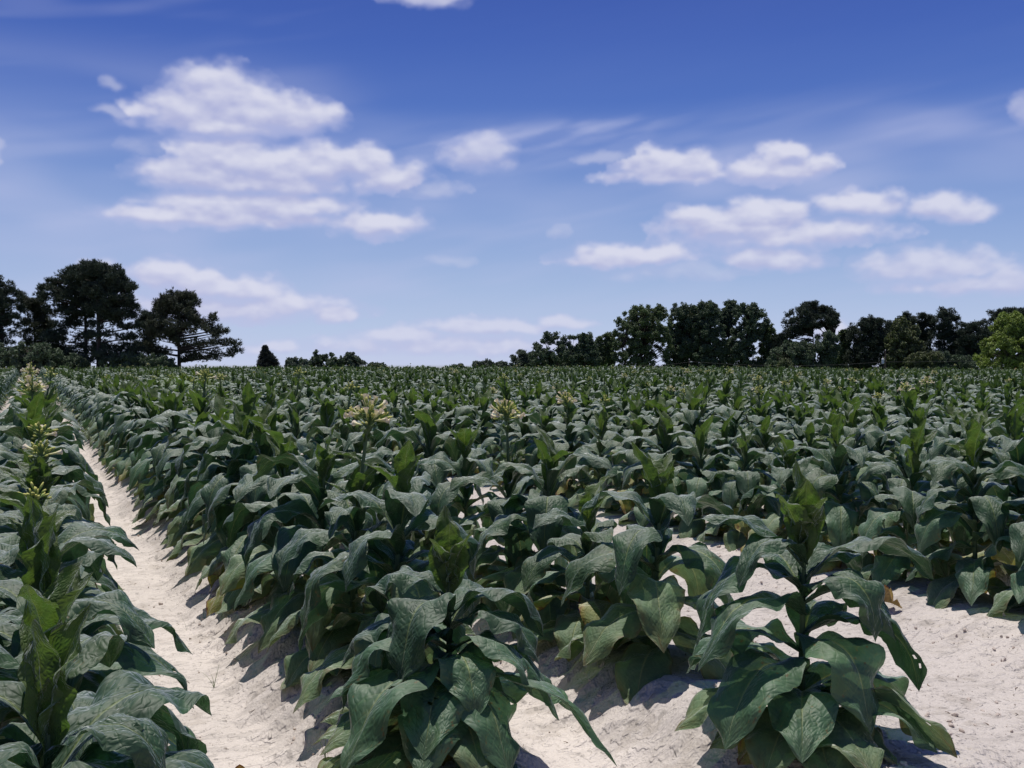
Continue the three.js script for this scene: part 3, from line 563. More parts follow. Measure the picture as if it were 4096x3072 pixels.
// ───────────────────────── trees beyond the field ─────────────────────────
// a place given by its bearing on the horizon (in 4096ths of the view) and its own distance in metres
const PXM = 4220, at = (px, dist) => [(px - 2048) / PXM * dist, -dist];
const height = (py, dist) => EYE + (1463 - py) / PXM * dist;
const fol = (name, c, o = {}) => new THREE.MeshPhysicalMaterial({ name, color: new THREE.Color().setRGB(...c), roughness: 0.85, transmission: 0.3, thickness: 0, side: THREE.DoubleSide, vertexColors: true, ...o });
const TM = {
  pine: fol('pine_needles', [0.042, 0.062, 0.034], { transmission: 0.12 }), pineB: fol('pine_needles_olive', [0.055, 0.066, 0.032], { transmission: 0.15 }), cedar: fol('cedar_foliage', [0.030, 0.040, 0.026], { transmission: 0.1 }),
  dark: fol('broadleaf_dark', [0.064, 0.100, 0.040]), mid: fol('broadleaf_mid', [0.080, 0.118, 0.030]), grey: fol('broadleaf_greyish', [0.072, 0.100, 0.055]), bright: fol('broadleaf_bright', [0.20, 0.265, 0.032]), olive: fol('broadleaf_olive', [0.085, 0.105, 0.026]),
  bark: new THREE.MeshStandardMaterial({ name: 'bark', color: new THREE.Color().setRGB(0.060, 0.045, 0.036), roughness: 0.95 }),
  paleBark: new THREE.MeshStandardMaterial({ name: 'pale_bark', color: new THREE.Color().setRGB(0.16, 0.14, 0.12), roughness: 0.9 }),
  wood: new THREE.MeshStandardMaterial({ name: 'weathered_pole', color: new THREE.Color().setRGB(0.12, 0.075, 0.055), roughness: 0.9 }),
  tank: new THREE.MeshStandardMaterial({ name: 'grey_enamel', color: new THREE.Color().setRGB(0.55, 0.54, 0.56), roughness: 0.5 }),
  porcelain: new THREE.MeshStandardMaterial({ name: 'porcelain', color: new THREE.Color().setRGB(0.75, 0.74, 0.72), roughness: 0.25 }),
  wire: new THREE.MeshStandardMaterial({ name: 'wire', color: new THREE.Color().setRGB(0.05, 0.05, 0.05), roughness: 0.6 }),
};
function limb(pts, r0, r1, seg = 5) {
  const c = new THREE.CatmullRomCurve3(pts), n = Math.max(3, pts.length * 2), g = new THREE.TubeGeometry(c, n, 1, seg, false), p = g.attributes.position, v = new THREE.Vector3(), m = new THREE.Vector3();
  for (let i = 0; i <= n; i++) { c.getPointAt(i / n, m); const r = lerp(r0, r1, i / n); for (let j = 0; j <= seg; j++) { const k = i * (seg + 1) + j; v.fromBufferAttribute(p, k).sub(m).multiplyScalar(r).add(m); p.setXYZ(k, v.x, v.y, v.z); } }
  g.computeVertexNormals(); g.deleteAttribute('uv'); return g;
}
class Cards {                                        // leaf-sized faces
  constructor() { this.p = []; this.c = []; }
  leaf(x, y, z, s, r, tone) {
    const a = r() * 6.283, e = Math.asin(r() * 2 - 1), b = r() * 6.283;
    const dx = Math.cos(a) * Math.cos(e), dy = Math.sin(e), dz = Math.sin(a) * Math.cos(e);
    let sx = -dz, sy = 0, sz = dx; const l = Math.hypot(sx, sz) || 1; sx /= l; sz /= l;
    const nx = dy * sz - dz * sy, ny = dz * sx - dx * sz, nz = dx * sy - dy * sx, cb = Math.cos(b), sb = Math.sin(b);
    const wx = (sx * cb + nx * sb) * s * 0.42, wy = (sy * cb + ny * sb) * s * 0.42, wz = (sz * cb + nz * sb) * s * 0.42;
    const h = s * 0.62;
    this.p.push(x - dx * h, y - dy * h, z - dz * h, x + wx, y + wy, z + wz, x + dx * h, y + dy * h, z + dz * h, x - dx * h, y - dy * h, z - dz * h, x + dx * h, y + dy * h, z + dz * h, x - wx, y - wy, z - wz);
    for (let i = 0; i < 6; i++) this.c.push(tone * (0.98 + 0.04 * 0), tone, tone);
  }
  twig(a, b, w) {                                    // a thin three-sided tapering twig
    for (let k = 0; k < 3; k++) {
      const u = k * 2.094, v = u + 2.094;
      this.p.push(a.x + Math.cos(u) * w, a.y, a.z + Math.sin(u) * w, a.x + Math.cos(v) * w, a.y + w * 0.5, a.z + Math.sin(v) * w, b.x, b.y, b.z);
      for (let i = 0; i < 9; i++) this.c.push(1);
    }
  }
  tuft(x, y, z, s, dir, n, r, tone) {                // a brush of needles
    for (let k = 0; k < n; k++) {
      let dx = dir.x + (r() - 0.5) * 2.0, dy = dir.y + (r() - 0.5) * 1.7, dz = dir.z + (r() - 0.5) * 2.0; const l = Math.hypot(dx, dy, dz) || 1, len = s * (0.7 + 0.5 * r()) / l; dx *= len; dy *= len; dz *= len;
      const a = r() * 6.283, w = s * 0.11, wx = Math.cos(a) * w, wy = (r() - 0.5) * w, wz = Math.sin(a) * w;
      this.p.push(x - wx, y - wy, z - wz, x + wx, y + wy, z + wz, x + dx, y + dy, z + dz);
      for (let i = 0; i < 3; i++) this.c.push(tone, tone, tone);
    }
  }
  build() { const g = new THREE.BufferGeometry(); g.setAttribute('position', new THREE.Float32BufferAttribute(this.p, 3)); g.setAttribute('color', new THREE.Float32BufferAttribute(this.c, 3)); g.computeVertexNormals(); return g; }
}
// t: lobes = [[sideways, up, deep, half width, half height], ...] in metres about the foot of the trunk
let treeSeed = 400;
function tree(name, label, t) {
  const r = rng(treeSeed++), [x, z] = at(t.px, t.dist), y0 = swell(x, z) - 0.2, g = thing(name, label, t.category ?? 'tree', t.group);
  g.position.set(x, y0, z);
  const H = t.H, wood = [], cards = new Cards(), twigs = new Cards(), pine = t.kind === 'pine';
  const stems = t.stems ?? [[0, 0, t.trunkTop ?? H * 0.93]];
  const lean = t.lean ?? 0, tr = t.tr ?? H * 0.016 + 0.05;
  const trunkAt = (s, f) => new THREE.Vector3(s[0] + (lean + (s[3] ?? 0)) * f * f + Math.sin(f * 5 + s[0]) * 0.12, s[2] * f, s[1] + Math.cos(f * 4) * 0.1);
  const trunks = stems.map((s) => limb([0, 0.25, 0.5, 0.75, 1].map((f) => trunkAt(s, f)), tr, tr * 0.22, 7));
  trunks.forEach((k) => mesh('trunk', k, t.bark ?? TM.bark, g));
  for (const L of t.lobes) {
    const c = new THREE.Vector3(L[0], L[1], L[2]), rx = L[3], ry = L[4] ?? L[3] * 0.7, dens = (t.dens ?? 1) * (L[5] ?? 1);
    let best = stems[0]; for (const s of stems) if (Math.abs(s[0] - L[0]) < Math.abs(best[0] - L[0])) best = s;
    const hb = clamp((L[1] - Math.hypot(L[0] - best[0], L[2]) * (pine ? 0.12 : 0.5) - 0.3) / best[2], 0.1, 0.96), from = trunkAt(best, hb), mid = from.clone().lerp(c, 0.55); mid.y += (pine ? -0.1 : 0.12) * rx;
    const d = from.distanceTo(c);
    if (d > 0.6) wood.push(limb([from, mid, c], Math.min(tr * 0.5, 0.03 + d * 0.022), 0.02, 5));
    const vol = rx * rx * ry, n = Math.round((pine ? 8 : 9) * Math.pow(vol, 0.62) * dens) + (pine ? 8 : 5);
    for (let k = 0; k < n; k++) {
      const a = r() * 6.283, cz = r() * 2 - 1, rr = Math.pow(r(), 0.42), s2 = Math.sqrt(1 - cz * cz);
      const px = c.x + Math.cos(a) * s2 * rx * rr, py = c.y + cz * ry * rr * (cz < 0 ? 0.75 : 1), pz = c.z + Math.sin(a) * s2 * rx * rr;
      if (py < 0.1) continue;
      const p = new THREE.Vector3(px, py, pz);
      if (k % 2 === 0) twigs.twig(c, p, 0.035);
      const tone = 0.8 + r() * 0.4;
      if (pine) {
        const out = p.clone().sub(c).normalize(); out.y = out.y * 0.5 + 0.75; out.normalize();
        const m = t.tufts ?? 7;
        for (let j = 0; j < m; j++) { const w = t.tuft ?? 0.40; cards.tuft(px + (r() - 0.5) * w * 2.2, py + (r() - 0.5) * w * 1.5, pz + (r() - 0.5) * w * 2.2, w * 1.05, out, 9, r, tone); }
      } else {
        const w = t.spray ?? 0.46, m = t.leaves ?? 30, ls = t.leaf ?? 0.23;
        for (let j = 0; j < m; j++) { const e = Math.pow(r(), 0.5) * w, aa = r() * 6.283, cc = r() * 2 - 1, ss = Math.sqrt(1 - cc * cc); cards.leaf(px + Math.cos(aa) * ss * e, py + cc * e * 0.8, pz + Math.sin(aa) * ss * e, ls * (0.7 + 0.6 * r()), r, tone * (0.85 + 0.3 * r())); }
      }
    }
  }
  const crown = mesh('crown', cards.build(), t.mat, g);
  const tw = twigs.build(); tw.deleteAttribute('color'); wood.push(tw);
  mesh('branches', mergeGeometries(wood.map((w) => (w.index ? w.toNonIndexed() : w))), t.bark ?? TM.bark, g);
  return g;
}
// lobes that fill a crown outline: half-widths at heights
function fill(outline, seed, size, count, deep = 0.8) {
  const r = rng(seed), out = [], y0 = outline[0][0], y1 = outline[outline.length - 1][0];
  const wide = (y) => { let k = 0; while (k < outline.length - 2 && outline[k + 1][0] < y) k++; const t = clamp((y - outline[k][0]) / (outline[k + 1][0] - outline[k][0])); return [lerp(outline[k][1], outline[k + 1][1], t), lerp(outline[k][2], outline[k + 1][2], t)]; };
  count = Math.round(count * 1.55); size *= 0.86;
  for (let i = 0; i < count; i++) {
    const s = size * (0.7 + 0.6 * r()), y = lerp(y0, y1 - s * 0.5, (i + r() * 0.8) / count), [l, rr] = wide(y), c = (l + rr) / 2, h = Math.max(0.05, (rr - l) / 2 - s * 0.55);
    const a = r() * 6.283, q = Math.pow(r(), 0.45);
    out.push([c + Math.cos(a) * h * q, y, Math.sin(a) * h * q * deep, s, s * (0.55 + 0.25 * r())]);
  }
  for (let i = 0; i < count * 0.8; i++) {            // ragged tips round the outline
    const s = size * (0.25 + 0.35 * r()), y = lerp(y0, y1, Math.pow(r(), 0.7)) - s * 0.2, [l, rr] = wide(y), a = r() * 6.283, h = Math.max(0.05, (rr - l) / 2 + s * 0.45);
    out.push([(l + rr) / 2 + Math.cos(a) * h, y + s * 0.4, Math.sin(a) * h * deep, s, s * (0.9 + 0.8 * r())]);
  }
  return out;
}
// picture outline of a crown -> metres about the foot of its trunk
function crownOf(px, dist, rows) { const [x, z] = at(px, dist), foot = swell(x, z) - 0.2; return rows.map(([py, l, r]) => [height(py, dist) - foot, (l - px) / PXM * dist, (r - px) / PXM * dist]).sort((a, b) => a[0] - b[0]); }
function lobesAt(px, dist, list) { const [x, z] = at(px, dist), foot = swell(x, z) - 0.2, k = dist / PXM; return list.map(([lx, ly, w, h, deep]) => [(lx - px) * k, height(ly, dist) - foot, (deep ?? 0), w * k, (h ?? w * 0.7) * k * 1.15, 2.3]); }
function grown(name, label, px, dist, rows, size, count, o) {
  const outline = crownOf(px, dist, rows), H = outline[outline.length - 1][0];
  return tree(name, label, { px, dist, H, lobes: [...fill(outline, Math.round(px * 7 + dist), size * (o.kind === 'pine' && !o.tuft ? 0.9 : 1), o.kind === 'pine' && !o.tuft ? count * 0.72 : count, o.deep), ...(o.extra ? lobesAt(px, dist, o.extra) : [])], ...o });
}
const PINES = 'dark pines at the left end of the field', WOOD = 'trees in the wood at the right', FARG = 'low distant trees along the middle of the horizon', UNDER = 'undergrowth below the left pines';
// left pines
grown('pine_tree', 'dark pine cut off by the left edge of the photo', 8, 150, [[1122, 0, 25], [1160, -50, 62], [1210, -70, 82], [1270, -80, 84], [1330, -80, 60], [1400, -90, 50]], 1.15, 30, { kind: 'pine', mat: TM.pine, group: PINES });
grown('pine_tree', 'lower ragged pine between the left edge pine and the tall round-topped pine', 140, 158, [[1198, 105, 150], [1230, 92, 190], [1280, 85, 215], [1340, 80, 250], [1420, 90, 260]], 1.15, 32, { kind: 'pine', mat: TM.pineB, group: PINES });
grown('pine_tree', 'left and thinner trunk of the two tall pines that share a round top', 342, 152, [[1062, 310, 372], [1090, 270, 400], [1140, 185, 405], [1180, 174, 400], [1230, 185, 400], [1270, 230, 390]], 1.25, 50, { kind: 'pine', mat: TM.pine, group: PINES, tr: 0.34, extra: [[300, 1290, 34, 16], [255, 1330, 46, 16, 1], [300, 1380, 40, 16, -1], [230, 1390, 40, 18], [360, 1300, 22, 12], [355, 1335, 26, 12], [280, 1420, 30, 14], [270, 1300, 50, 20], [240, 1355, 55, 22, 2], [320, 1345, 40, 18, -2], [200, 1400, 60, 26], [310, 1420, 50, 24, 2], [360, 1400, 40, 22], [220, 1440, 60, 20]] });
grown('pine_tree', 'tallest dark pine with a thick trunk and wide round crown at the left', 394, 148, [[1056, 345, 385], [1075, 330, 440], [1090, 330, 472], [1120, 330, 490], [1160, 340, 535], [1200, 350, 550], [1250, 370, 545], [1275, 420, 530]], 1.25, 58, { kind: 'pine', mat: TM.pine, group: PINES, tr: 0.48, extra: [[455, 1270, 26, 14], [470, 1300, 20, 22], [520, 1310, 40, 9], [560, 1305, 30, 10], [500, 1350, 44, 12], [545, 1345, 26, 12], [440, 1390, 34, 16], [480, 1410, 36, 18], [520, 1420, 34, 16], [390, 1300, 22, 16], [360, 1350, 18, 10], [410, 1420, 30, 20], [430, 1340, 46, 16, 2], [500, 1385, 56, 18, -2], [550, 1400, 44, 22], [450, 1430, 60, 24, 2], [530, 1445, 60, 22], [380, 1385, 36, 24, -2], [345, 1440, 44, 20]] });
grown('pine_tree', 'small pine squeezed between the tallest pine and the spreading pine', 592, 160, [[1248, 582, 600], [1275, 555, 632], [1310, 545, 640], [1360, 550, 630], [1420, 555, 640]], 0.95, 18, { kind: 'pine', mat: TM.pine, group: PINES });
grown('pine_tree', 'wide spreading pine with drooping lower boughs at the right of the left group', 714, 150, [[1178, 692, 745], [1200, 650, 775], [1240, 630, 800], [1280, 610, 850], [1320, 605, 885], [1350, 610, 900], [1385, 590, 920]], 1.1, 50, { kind: 'pine', mat: TM.pineB, group: PINES, tr: 0.36, extra: [[636, 1225, 11, 9], [856, 1272, 9, 12], [875, 1320, 16, 14], [905, 1372, 28, 10], [945, 1376, 18, 11], [950, 1402, 18, 9], [920, 1415, 20, 12], [600, 1400, 30, 14], [590, 1380, 20, 8], [650, 1410, 30, 14], [800, 1425, 46, 22], [860, 1420, 26, 26], [750, 1430, 30, 20], [640, 1448, 40, 14]] });
for (const [px, py, w, dist, lab] of [[40, 1395, 70, 142, 'leafy shrub under the left edge pine'], [130, 1378, 66, 140, 'tallest leafy shrub at the foot of the left pines'], [205, 1405, 60, 143, 'dark shrub left of the two tall pine trunks'], [300, 1432, 44, 146, 'low shrub right beside the tall pine trunks'], [480, 1425, 60, 146, 'dark shrub right of the thickest pine trunk'], [560, 1420, 60, 147, 'rounded shrub left of the spreading pine'], [650, 1436, 50, 146, 'low shrub at the foot of the spreading pine']])
  grown('shrub', lab, px, dist, [[py, px - w * 0.4, px + w * 0.4], [py + 25, px - w, px + w], [1475, px - w * 1.1, px + w * 1.1], [1492, px - w, px + w]], 1.0, 16, { kind: 'leaf', mat: TM.dark, category: 'shrub', group: UNDER, leaf: 0.22 });
grown('cedar_tree', 'small pointed dark cedar standing alone right of the pines', 1068, 130, [[1386, 1060, 1062], [1398, 1056, 1066], [1412, 1050, 1078], [1430, 1043, 1098], [1450, 1036, 1108], [1472, 1030, 1118], [1488, 1030, 1120]], 0.26, 110, { kind: 'pine', mat: TM.cedar, category: 'cedar', tufts: 5, dens: 1.6, tuft: 0.15, lean: -0.12 });
// low trees on the middle of the skyline
for (const [px, dist, rows, lab, kind] of [
  [1185, 215, [[1440, 1170, 1195], [1455, 1150, 1225], [1490, 1145, 1240]], 'grey-green bush at the left end of the low skyline trees', 'grey'],
  [1270, 220, [[1416, 1250, 1320], [1430, 1220, 1335], [1460, 1200, 1340], [1488, 1200, 1340]], 'rounded dark tree, largest of the low skyline trees', 'dark'],
  [1345, 222, [[1437, 1335, 1355], [1455, 1325, 1370], [1488, 1325, 1372]], 'small upright tree right beside the largest low skyline tree', 'dark'],
  [1412, 215, [[1418, 1395, 1415], [1435, 1372, 1425], [1450, 1366, 1450], [1488, 1366, 1462]], 'spiky grey-green tree right of the largest low skyline tree', 'grey'],
  [1512, 230, [[1456, 1500, 1520], [1468, 1482, 1540], [1488, 1478, 1545]], 'small round tree alone on the middle skyline', 'dark'],
  [1835, 235, [[1464, 1825, 1850], [1474, 1815, 1858], [1488, 1812, 1860]], 'smallest round treetop on the middle skyline', 'dark'],
  [1935, 225, [[1449, 1920, 1945], [1460, 1902, 1968], [1488, 1900, 1975]], 'low bushy treetop left of the right-hand wood', 'grey'],
  [2000, 228, [[1452, 1990, 2010], [1465, 1975, 2030], [1488, 1970, 2040]], 'low scrubby treetop just left of the right-hand wood', 'grey']])
  grown('skyline_tree', lab, px, dist, rows, 1.0, 14, { kind: 'leaf', mat: TM[kind], group: FARG, leaf: 0.3, leaves: 26 });
// the wood at the right
const W = (name, label, px, dist, rows, size, count, mat, o = {}) => grown(name, label, px, dist, rows, size, count, { kind: 'leaf', mat: TM[mat], group: WOOD, ...o });
W('broadleaf_tree', 'grey-green scrubby tree at the left end of the right-hand wood', 2085, 215, [[1402, 2075, 2118], [1425, 2058, 2135], [1465, 2050, 2145], [1492, 2050, 2150]], 1.0, 20, 'grey');
W('broadleaf_tree', 'loose young tree with several thin separate tops', 2195, 205, [[1392, 2140, 2250], [1425, 2135, 2290], [1470, 2130, 2300], [1492, 2130, 2300]], 1.2, 24, 'dark', { stems: [[0, 0, 11.5, -0.3], [1.7, 0.5, 11, 0.2], [3.6, 0, 10, 0.6], [-2.4, 0.3, 8.4, -0.4]], tr: 0.13, extra: [[2192, 1340, 18, 16], [2180, 1362, 22, 12], [2205, 1365, 16, 20], [2225, 1345, 13, 16], [2240, 1378, 16, 16], [2253, 1362, 11, 20], [2278, 1350, 10, 8], [2297, 1352, 11, 6], [2272, 1375, 9, 12], [2143, 1385, 12, 18]] });
W('broadleaf_tree', 'mid-height bushy tree right of the loose young tree', 2338, 205, [[1343, 2328, 2350], [1365, 2312, 2362], [1395, 2310, 2370], [1430, 2300, 2395], [1475, 2295, 2400], [1492, 2295, 2400]], 1.1, 32, 'dark');
W('broadleaf_tree', 'slim leafy tree at the left flank of the sunlit broad tree', 2420, 208, [[1340, 2435, 2455], [1360, 2395, 2460], [1400, 2395, 2455], [1460, 2400, 2455], [1492, 2400, 2455]], 0.95, 26, 'mid');
W('broadleaf_tree', 'broad lighter green tree with gaps of sky through its crown', 2560, 205, [[1228, 2575, 2640], [1250, 2500, 2650], [1285, 2475, 2670], [1320, 2470, 2680], [1370, 2460, 2680], [1420, 2450, 2680], [1470, 2450, 2680]], 1.2, 66, 'mid', { stems: [[0, 0, 13.5, 0.6], [-2.6, 0.4, 12, -1]], dens: 0.85 });
W('broadleaf_tree', 'tall dark tree behind the small utility pole with insulators', 2748, 212, [[1228, 2705, 2800], [1255, 2692, 2822], [1300, 2690, 2830], [1360, 2670, 2830], [1430, 2670, 2830], [1492, 2670, 2830]], 1.5, 74, 'dark');
W('broadleaf_tree', 'dark tree with a single knobbly top above the wood', 2832, 208, [[1212, 2818, 2842], [1240, 2806, 2868], [1290, 2800, 2880], [1350, 2790, 2900], [1430, 2780, 2900], [1492, 2780, 2900]], 1.3, 54, 'dark');
W('broadleaf_tree', 'dark tree with the tallest narrow top of the wood', 2916, 214, [[1209, 2908, 2930], [1230, 2905, 2940], [1262, 2880, 2940], [1300, 2875, 2930], [1340, 2890, 2925]], 1.0, 32, 'dark', { extra: [[2905, 1400, 50, 40], [2900, 1450, 50, 40]] });
W('broadleaf_tree', 'open-crowned dark tree right of the tallest narrow top', 2990, 206, [[1219, 2985, 3005], [1240, 2945, 3020], [1275, 2945, 3062], [1310, 2940, 3060], [1350, 2930, 3050], [1420, 2920, 3060], [1492, 2920, 3060]], 1.25, 52, 'dark');
W('broadleaf_tree', 'drooping leafy tree left of the pine with a bare forked trunk', 3066, 208, [[1300, 3045, 3068], [1335, 3040, 3095], [1370, 3045, 3104], [1420, 3040, 3120], [1492, 3030, 3120]], 1.0, 36, 'mid', { dens: 0.85 });
W('pine_tree', 'pine with a bare forked trunk rising out of the wood', 3262, 206, [[1219, 3220, 3270], [1240, 3190, 3300], [1265, 3155, 3350], [1300, 3140, 3350], [1325, 3130, 3230]], 1.15, 52, 'pine', { kind: 'pine', tr: 0.3, stems: [[0.1, 0, 15.2, -0.6], [0.6, 0.3, 13.2, 3.2]], extra: [[3330, 1260, 18, 18], [3340, 1290, 16, 14], [3320, 1310, 16, 10], [3140, 1345, 30, 12], [3115, 1355, 18, 12], [3170, 1350, 20, 9], [3180, 1325, 30, 14], [3155, 1340, 36, 16], [3125, 1375, 30, 18], [3210, 1335, 24, 10], [3100, 1400, 30, 20], [3225, 1365, 16, 9], [3275, 1352, 12, 8], [3300, 1340, 14, 10]] });
W('broadleaf_tree', 'dense leafy understorey tree below the pine with a forked trunk', 3235, 200, [[1368, 3190, 3262], [1385, 3140, 3275], [1410, 3100, 3280], [1460, 3080, 3290], [1492, 3080, 3290]], 1.2, 44, 'dark');
W('broadleaf_tree', 'small leafy tree right of the pine with a forked trunk', 3318, 200, [[1335, 3310, 3325], [1360, 3300, 3345], [1400, 3285, 3350], [1450, 3270, 3330], [1488, 3270, 3320]], 0.9, 28, 'dark');
W('broadleaf_tree', 'low dark treetop filling in behind the loose young tree', 2265, 228, [[1388, 2250, 2285], [1410, 2225, 2320], [1450, 2220, 2330], [1488, 2220, 2330]], 1.1, 26, 'dark');
W('broadleaf_tree', 'low dark treetop left of the slim leafy tree', 2392, 226, [[1375, 2380, 2400], [1400, 2365, 2425], [1450, 2360, 2430], [1488, 2360, 2430]], 1.0, 24, 'dark');
W('broadleaf_tree', 'dark treetop behind the drooping leafy tree', 3118, 230, [[1350, 3105, 3130], [1375, 3085, 3160], [1420, 3075, 3170], [1488, 3070, 3170]], 1.2, 34, 'dark');
W('broadleaf_tree', 'dark treetop low in the gap of sky right of the forked pine', 3352, 232, [[1392, 3340, 3362], [1415, 3318, 3385], [1450, 3310, 3390], [1488, 3310, 3390]], 1.0, 24, 'mid');
W('pine_tree', 'dark pine between the slender pine tip and the dense rounded pine', 3545, 228, [[1318, 3535, 3552], [1345, 3520, 3570], [1400, 3510, 3580], [1488, 3510, 3580]], 1.1, 30, 'pine', { kind: 'pine' });
W('pine_tree', 'dark pine low between the two tall right-hand pines', 3845, 228, [[1312, 3835, 3855], [1340, 3815, 3880], [1400, 3805, 3890], [1488, 3800, 3890]], 1.2, 34, 'pine', { kind: 'pine' });
W('shrub', 'small pale olive shrub at the edge of the field below the wood', 3138, 175, [[1443, 3125, 3150], [1455, 3116, 3160], [1490, 3112, 3164]], 0.6, 12, 'olive', { category: 'shrub', leaf: 0.18 });
W('broadleaf_tree', 'thin leafy tree at the gap of sky in the wood', 3382, 214, [[1322, 3372, 3390], [1350, 3358, 3395], [1390, 3365, 3395], [1450, 3360, 3400], [1492, 3350, 3400]], 0.9, 24, 'mid', { dens: 0.8 });
W('pine_tree', 'dense rounded dark pine left of the transformer pole', 3480, 208, [[1275, 3485, 3520], [1300, 3445, 3540], [1325, 3415, 3545], [1370, 3400, 3545], [1420, 3390, 3550], [1470, 3390, 3550], [1492, 3390, 3550]], 1.45, 70, 'pine', { kind: 'pine' });
W('pine_tree', 'slender pine tip directly above the transformer pole', 3561, 222, [[1296, 3555, 3567], [1320, 3548, 3575], [1360, 3545, 3580], [1420, 3540, 3590]], 0.8, 20, 'pine', { kind: 'pine' });
W('pine_tree', 'pine with a spiky top behind the olive broadleaf tree', 3636, 220, [[1255, 3625, 3645], [1275, 3592, 3648], [1300, 3578, 3645], [1340, 3575, 3660], [1420, 3570, 3660]], 1.0, 34, 'pine', { kind: 'pine' });
W('broadleaf_tree', 'olive broadleaf tree just right of the transformer pole', 3612, 200, [[1285, 3600, 3625], [1310, 3580, 3640], [1340, 3565, 3670], [1390, 3552, 3685], [1440, 3550, 3680], [1492, 3550, 3680]], 1.15, 56, 'olive', { leaf: 0.32 });
W('pine_tree', 'thin-crowned pine with sky showing through, right of the olive tree', 3692, 222, [[1255, 3685, 3710], [1275, 3655, 3730], [1310, 3650, 3730], [1345, 3665, 3720], [1420, 3660, 3740]], 1.0, 34, 'pine', { kind: 'pine', dens: 0.85 });
W('pine_tree', 'tallest pine of the right-hand end of the wood', 3778, 218, [[1243, 3765, 3790], [1262, 3735, 3815], [1290, 3735, 3828], [1340, 3730, 3828], [1400, 3720, 3840], [1488, 3720, 3840]], 1.2, 54, 'pine', { kind: 'pine' });
W('pine_tree', 'lower dense pine between the tallest right-hand pine and the bright tree', 3888, 214, [[1290, 3870, 3910], [1312, 3845, 3930], [1340, 3835, 3960], [1400, 3830, 3960], [1488, 3830, 3960]], 1.3, 54, 'pine', { kind: 'pine' });
W('pine_tree', 'tall pine behind the left shoulder of the bright yellow-green tree', 4005, 224, [[1240, 3985, 4050], [1262, 3955, 4066], [1300, 3930, 4070], [1360, 3925, 4080]], 1.2, 40, 'pine', { kind: 'pine' });
W('pine_tree', 'pine cut off by the right edge of the photo', 4095, 220, [[1233, 4080, 4105], [1260, 4070, 4140], [1320, 4065, 4150], [1420, 4060, 4160]], 1.2, 34, 'pine', { kind: 'pine' });
W('broadleaf_tree', 'bright yellow-green tree at the right edge of the photo', 4043, 172, [[1259, 4020, 4055], [1285, 4000, 4080], [1320, 3975, 4110], [1370, 3945, 4140], [1420, 3915, 4170], [1455, 3908, 4180], [1488, 3915, 4170]], 1.0, 92, 'bright', { bark: TM.paleBark, leaf: 0.24, leaves: 30, dens: 0.9 });
for (const [px, py, w, lab, m] of [[3660, 1425, 34, 'low pale shrub right of the olive tree', 'olive'], [3712, 1408, 40, 'rounded pale green shrub in front of the right-hand pines', 'olive'], [3770, 1412, 40, 'dark green shrub in front of the right-hand pines', 'dark'], [3850, 1425, 44, 'low shrub left of the bright tree', 'dark']])
  W('shrub', lab, px, 196, [[py, px - w * 0.4, px + w * 0.4], [py + 20, px - w, px + w], [1475, px - w * 1.1, px + w * 1.1], [1488, px - w, px + w]], 0.95, 18, m, { category: 'shrub', leaf: 0.2, group: 'shrubs along the edge of the right-hand wood' });

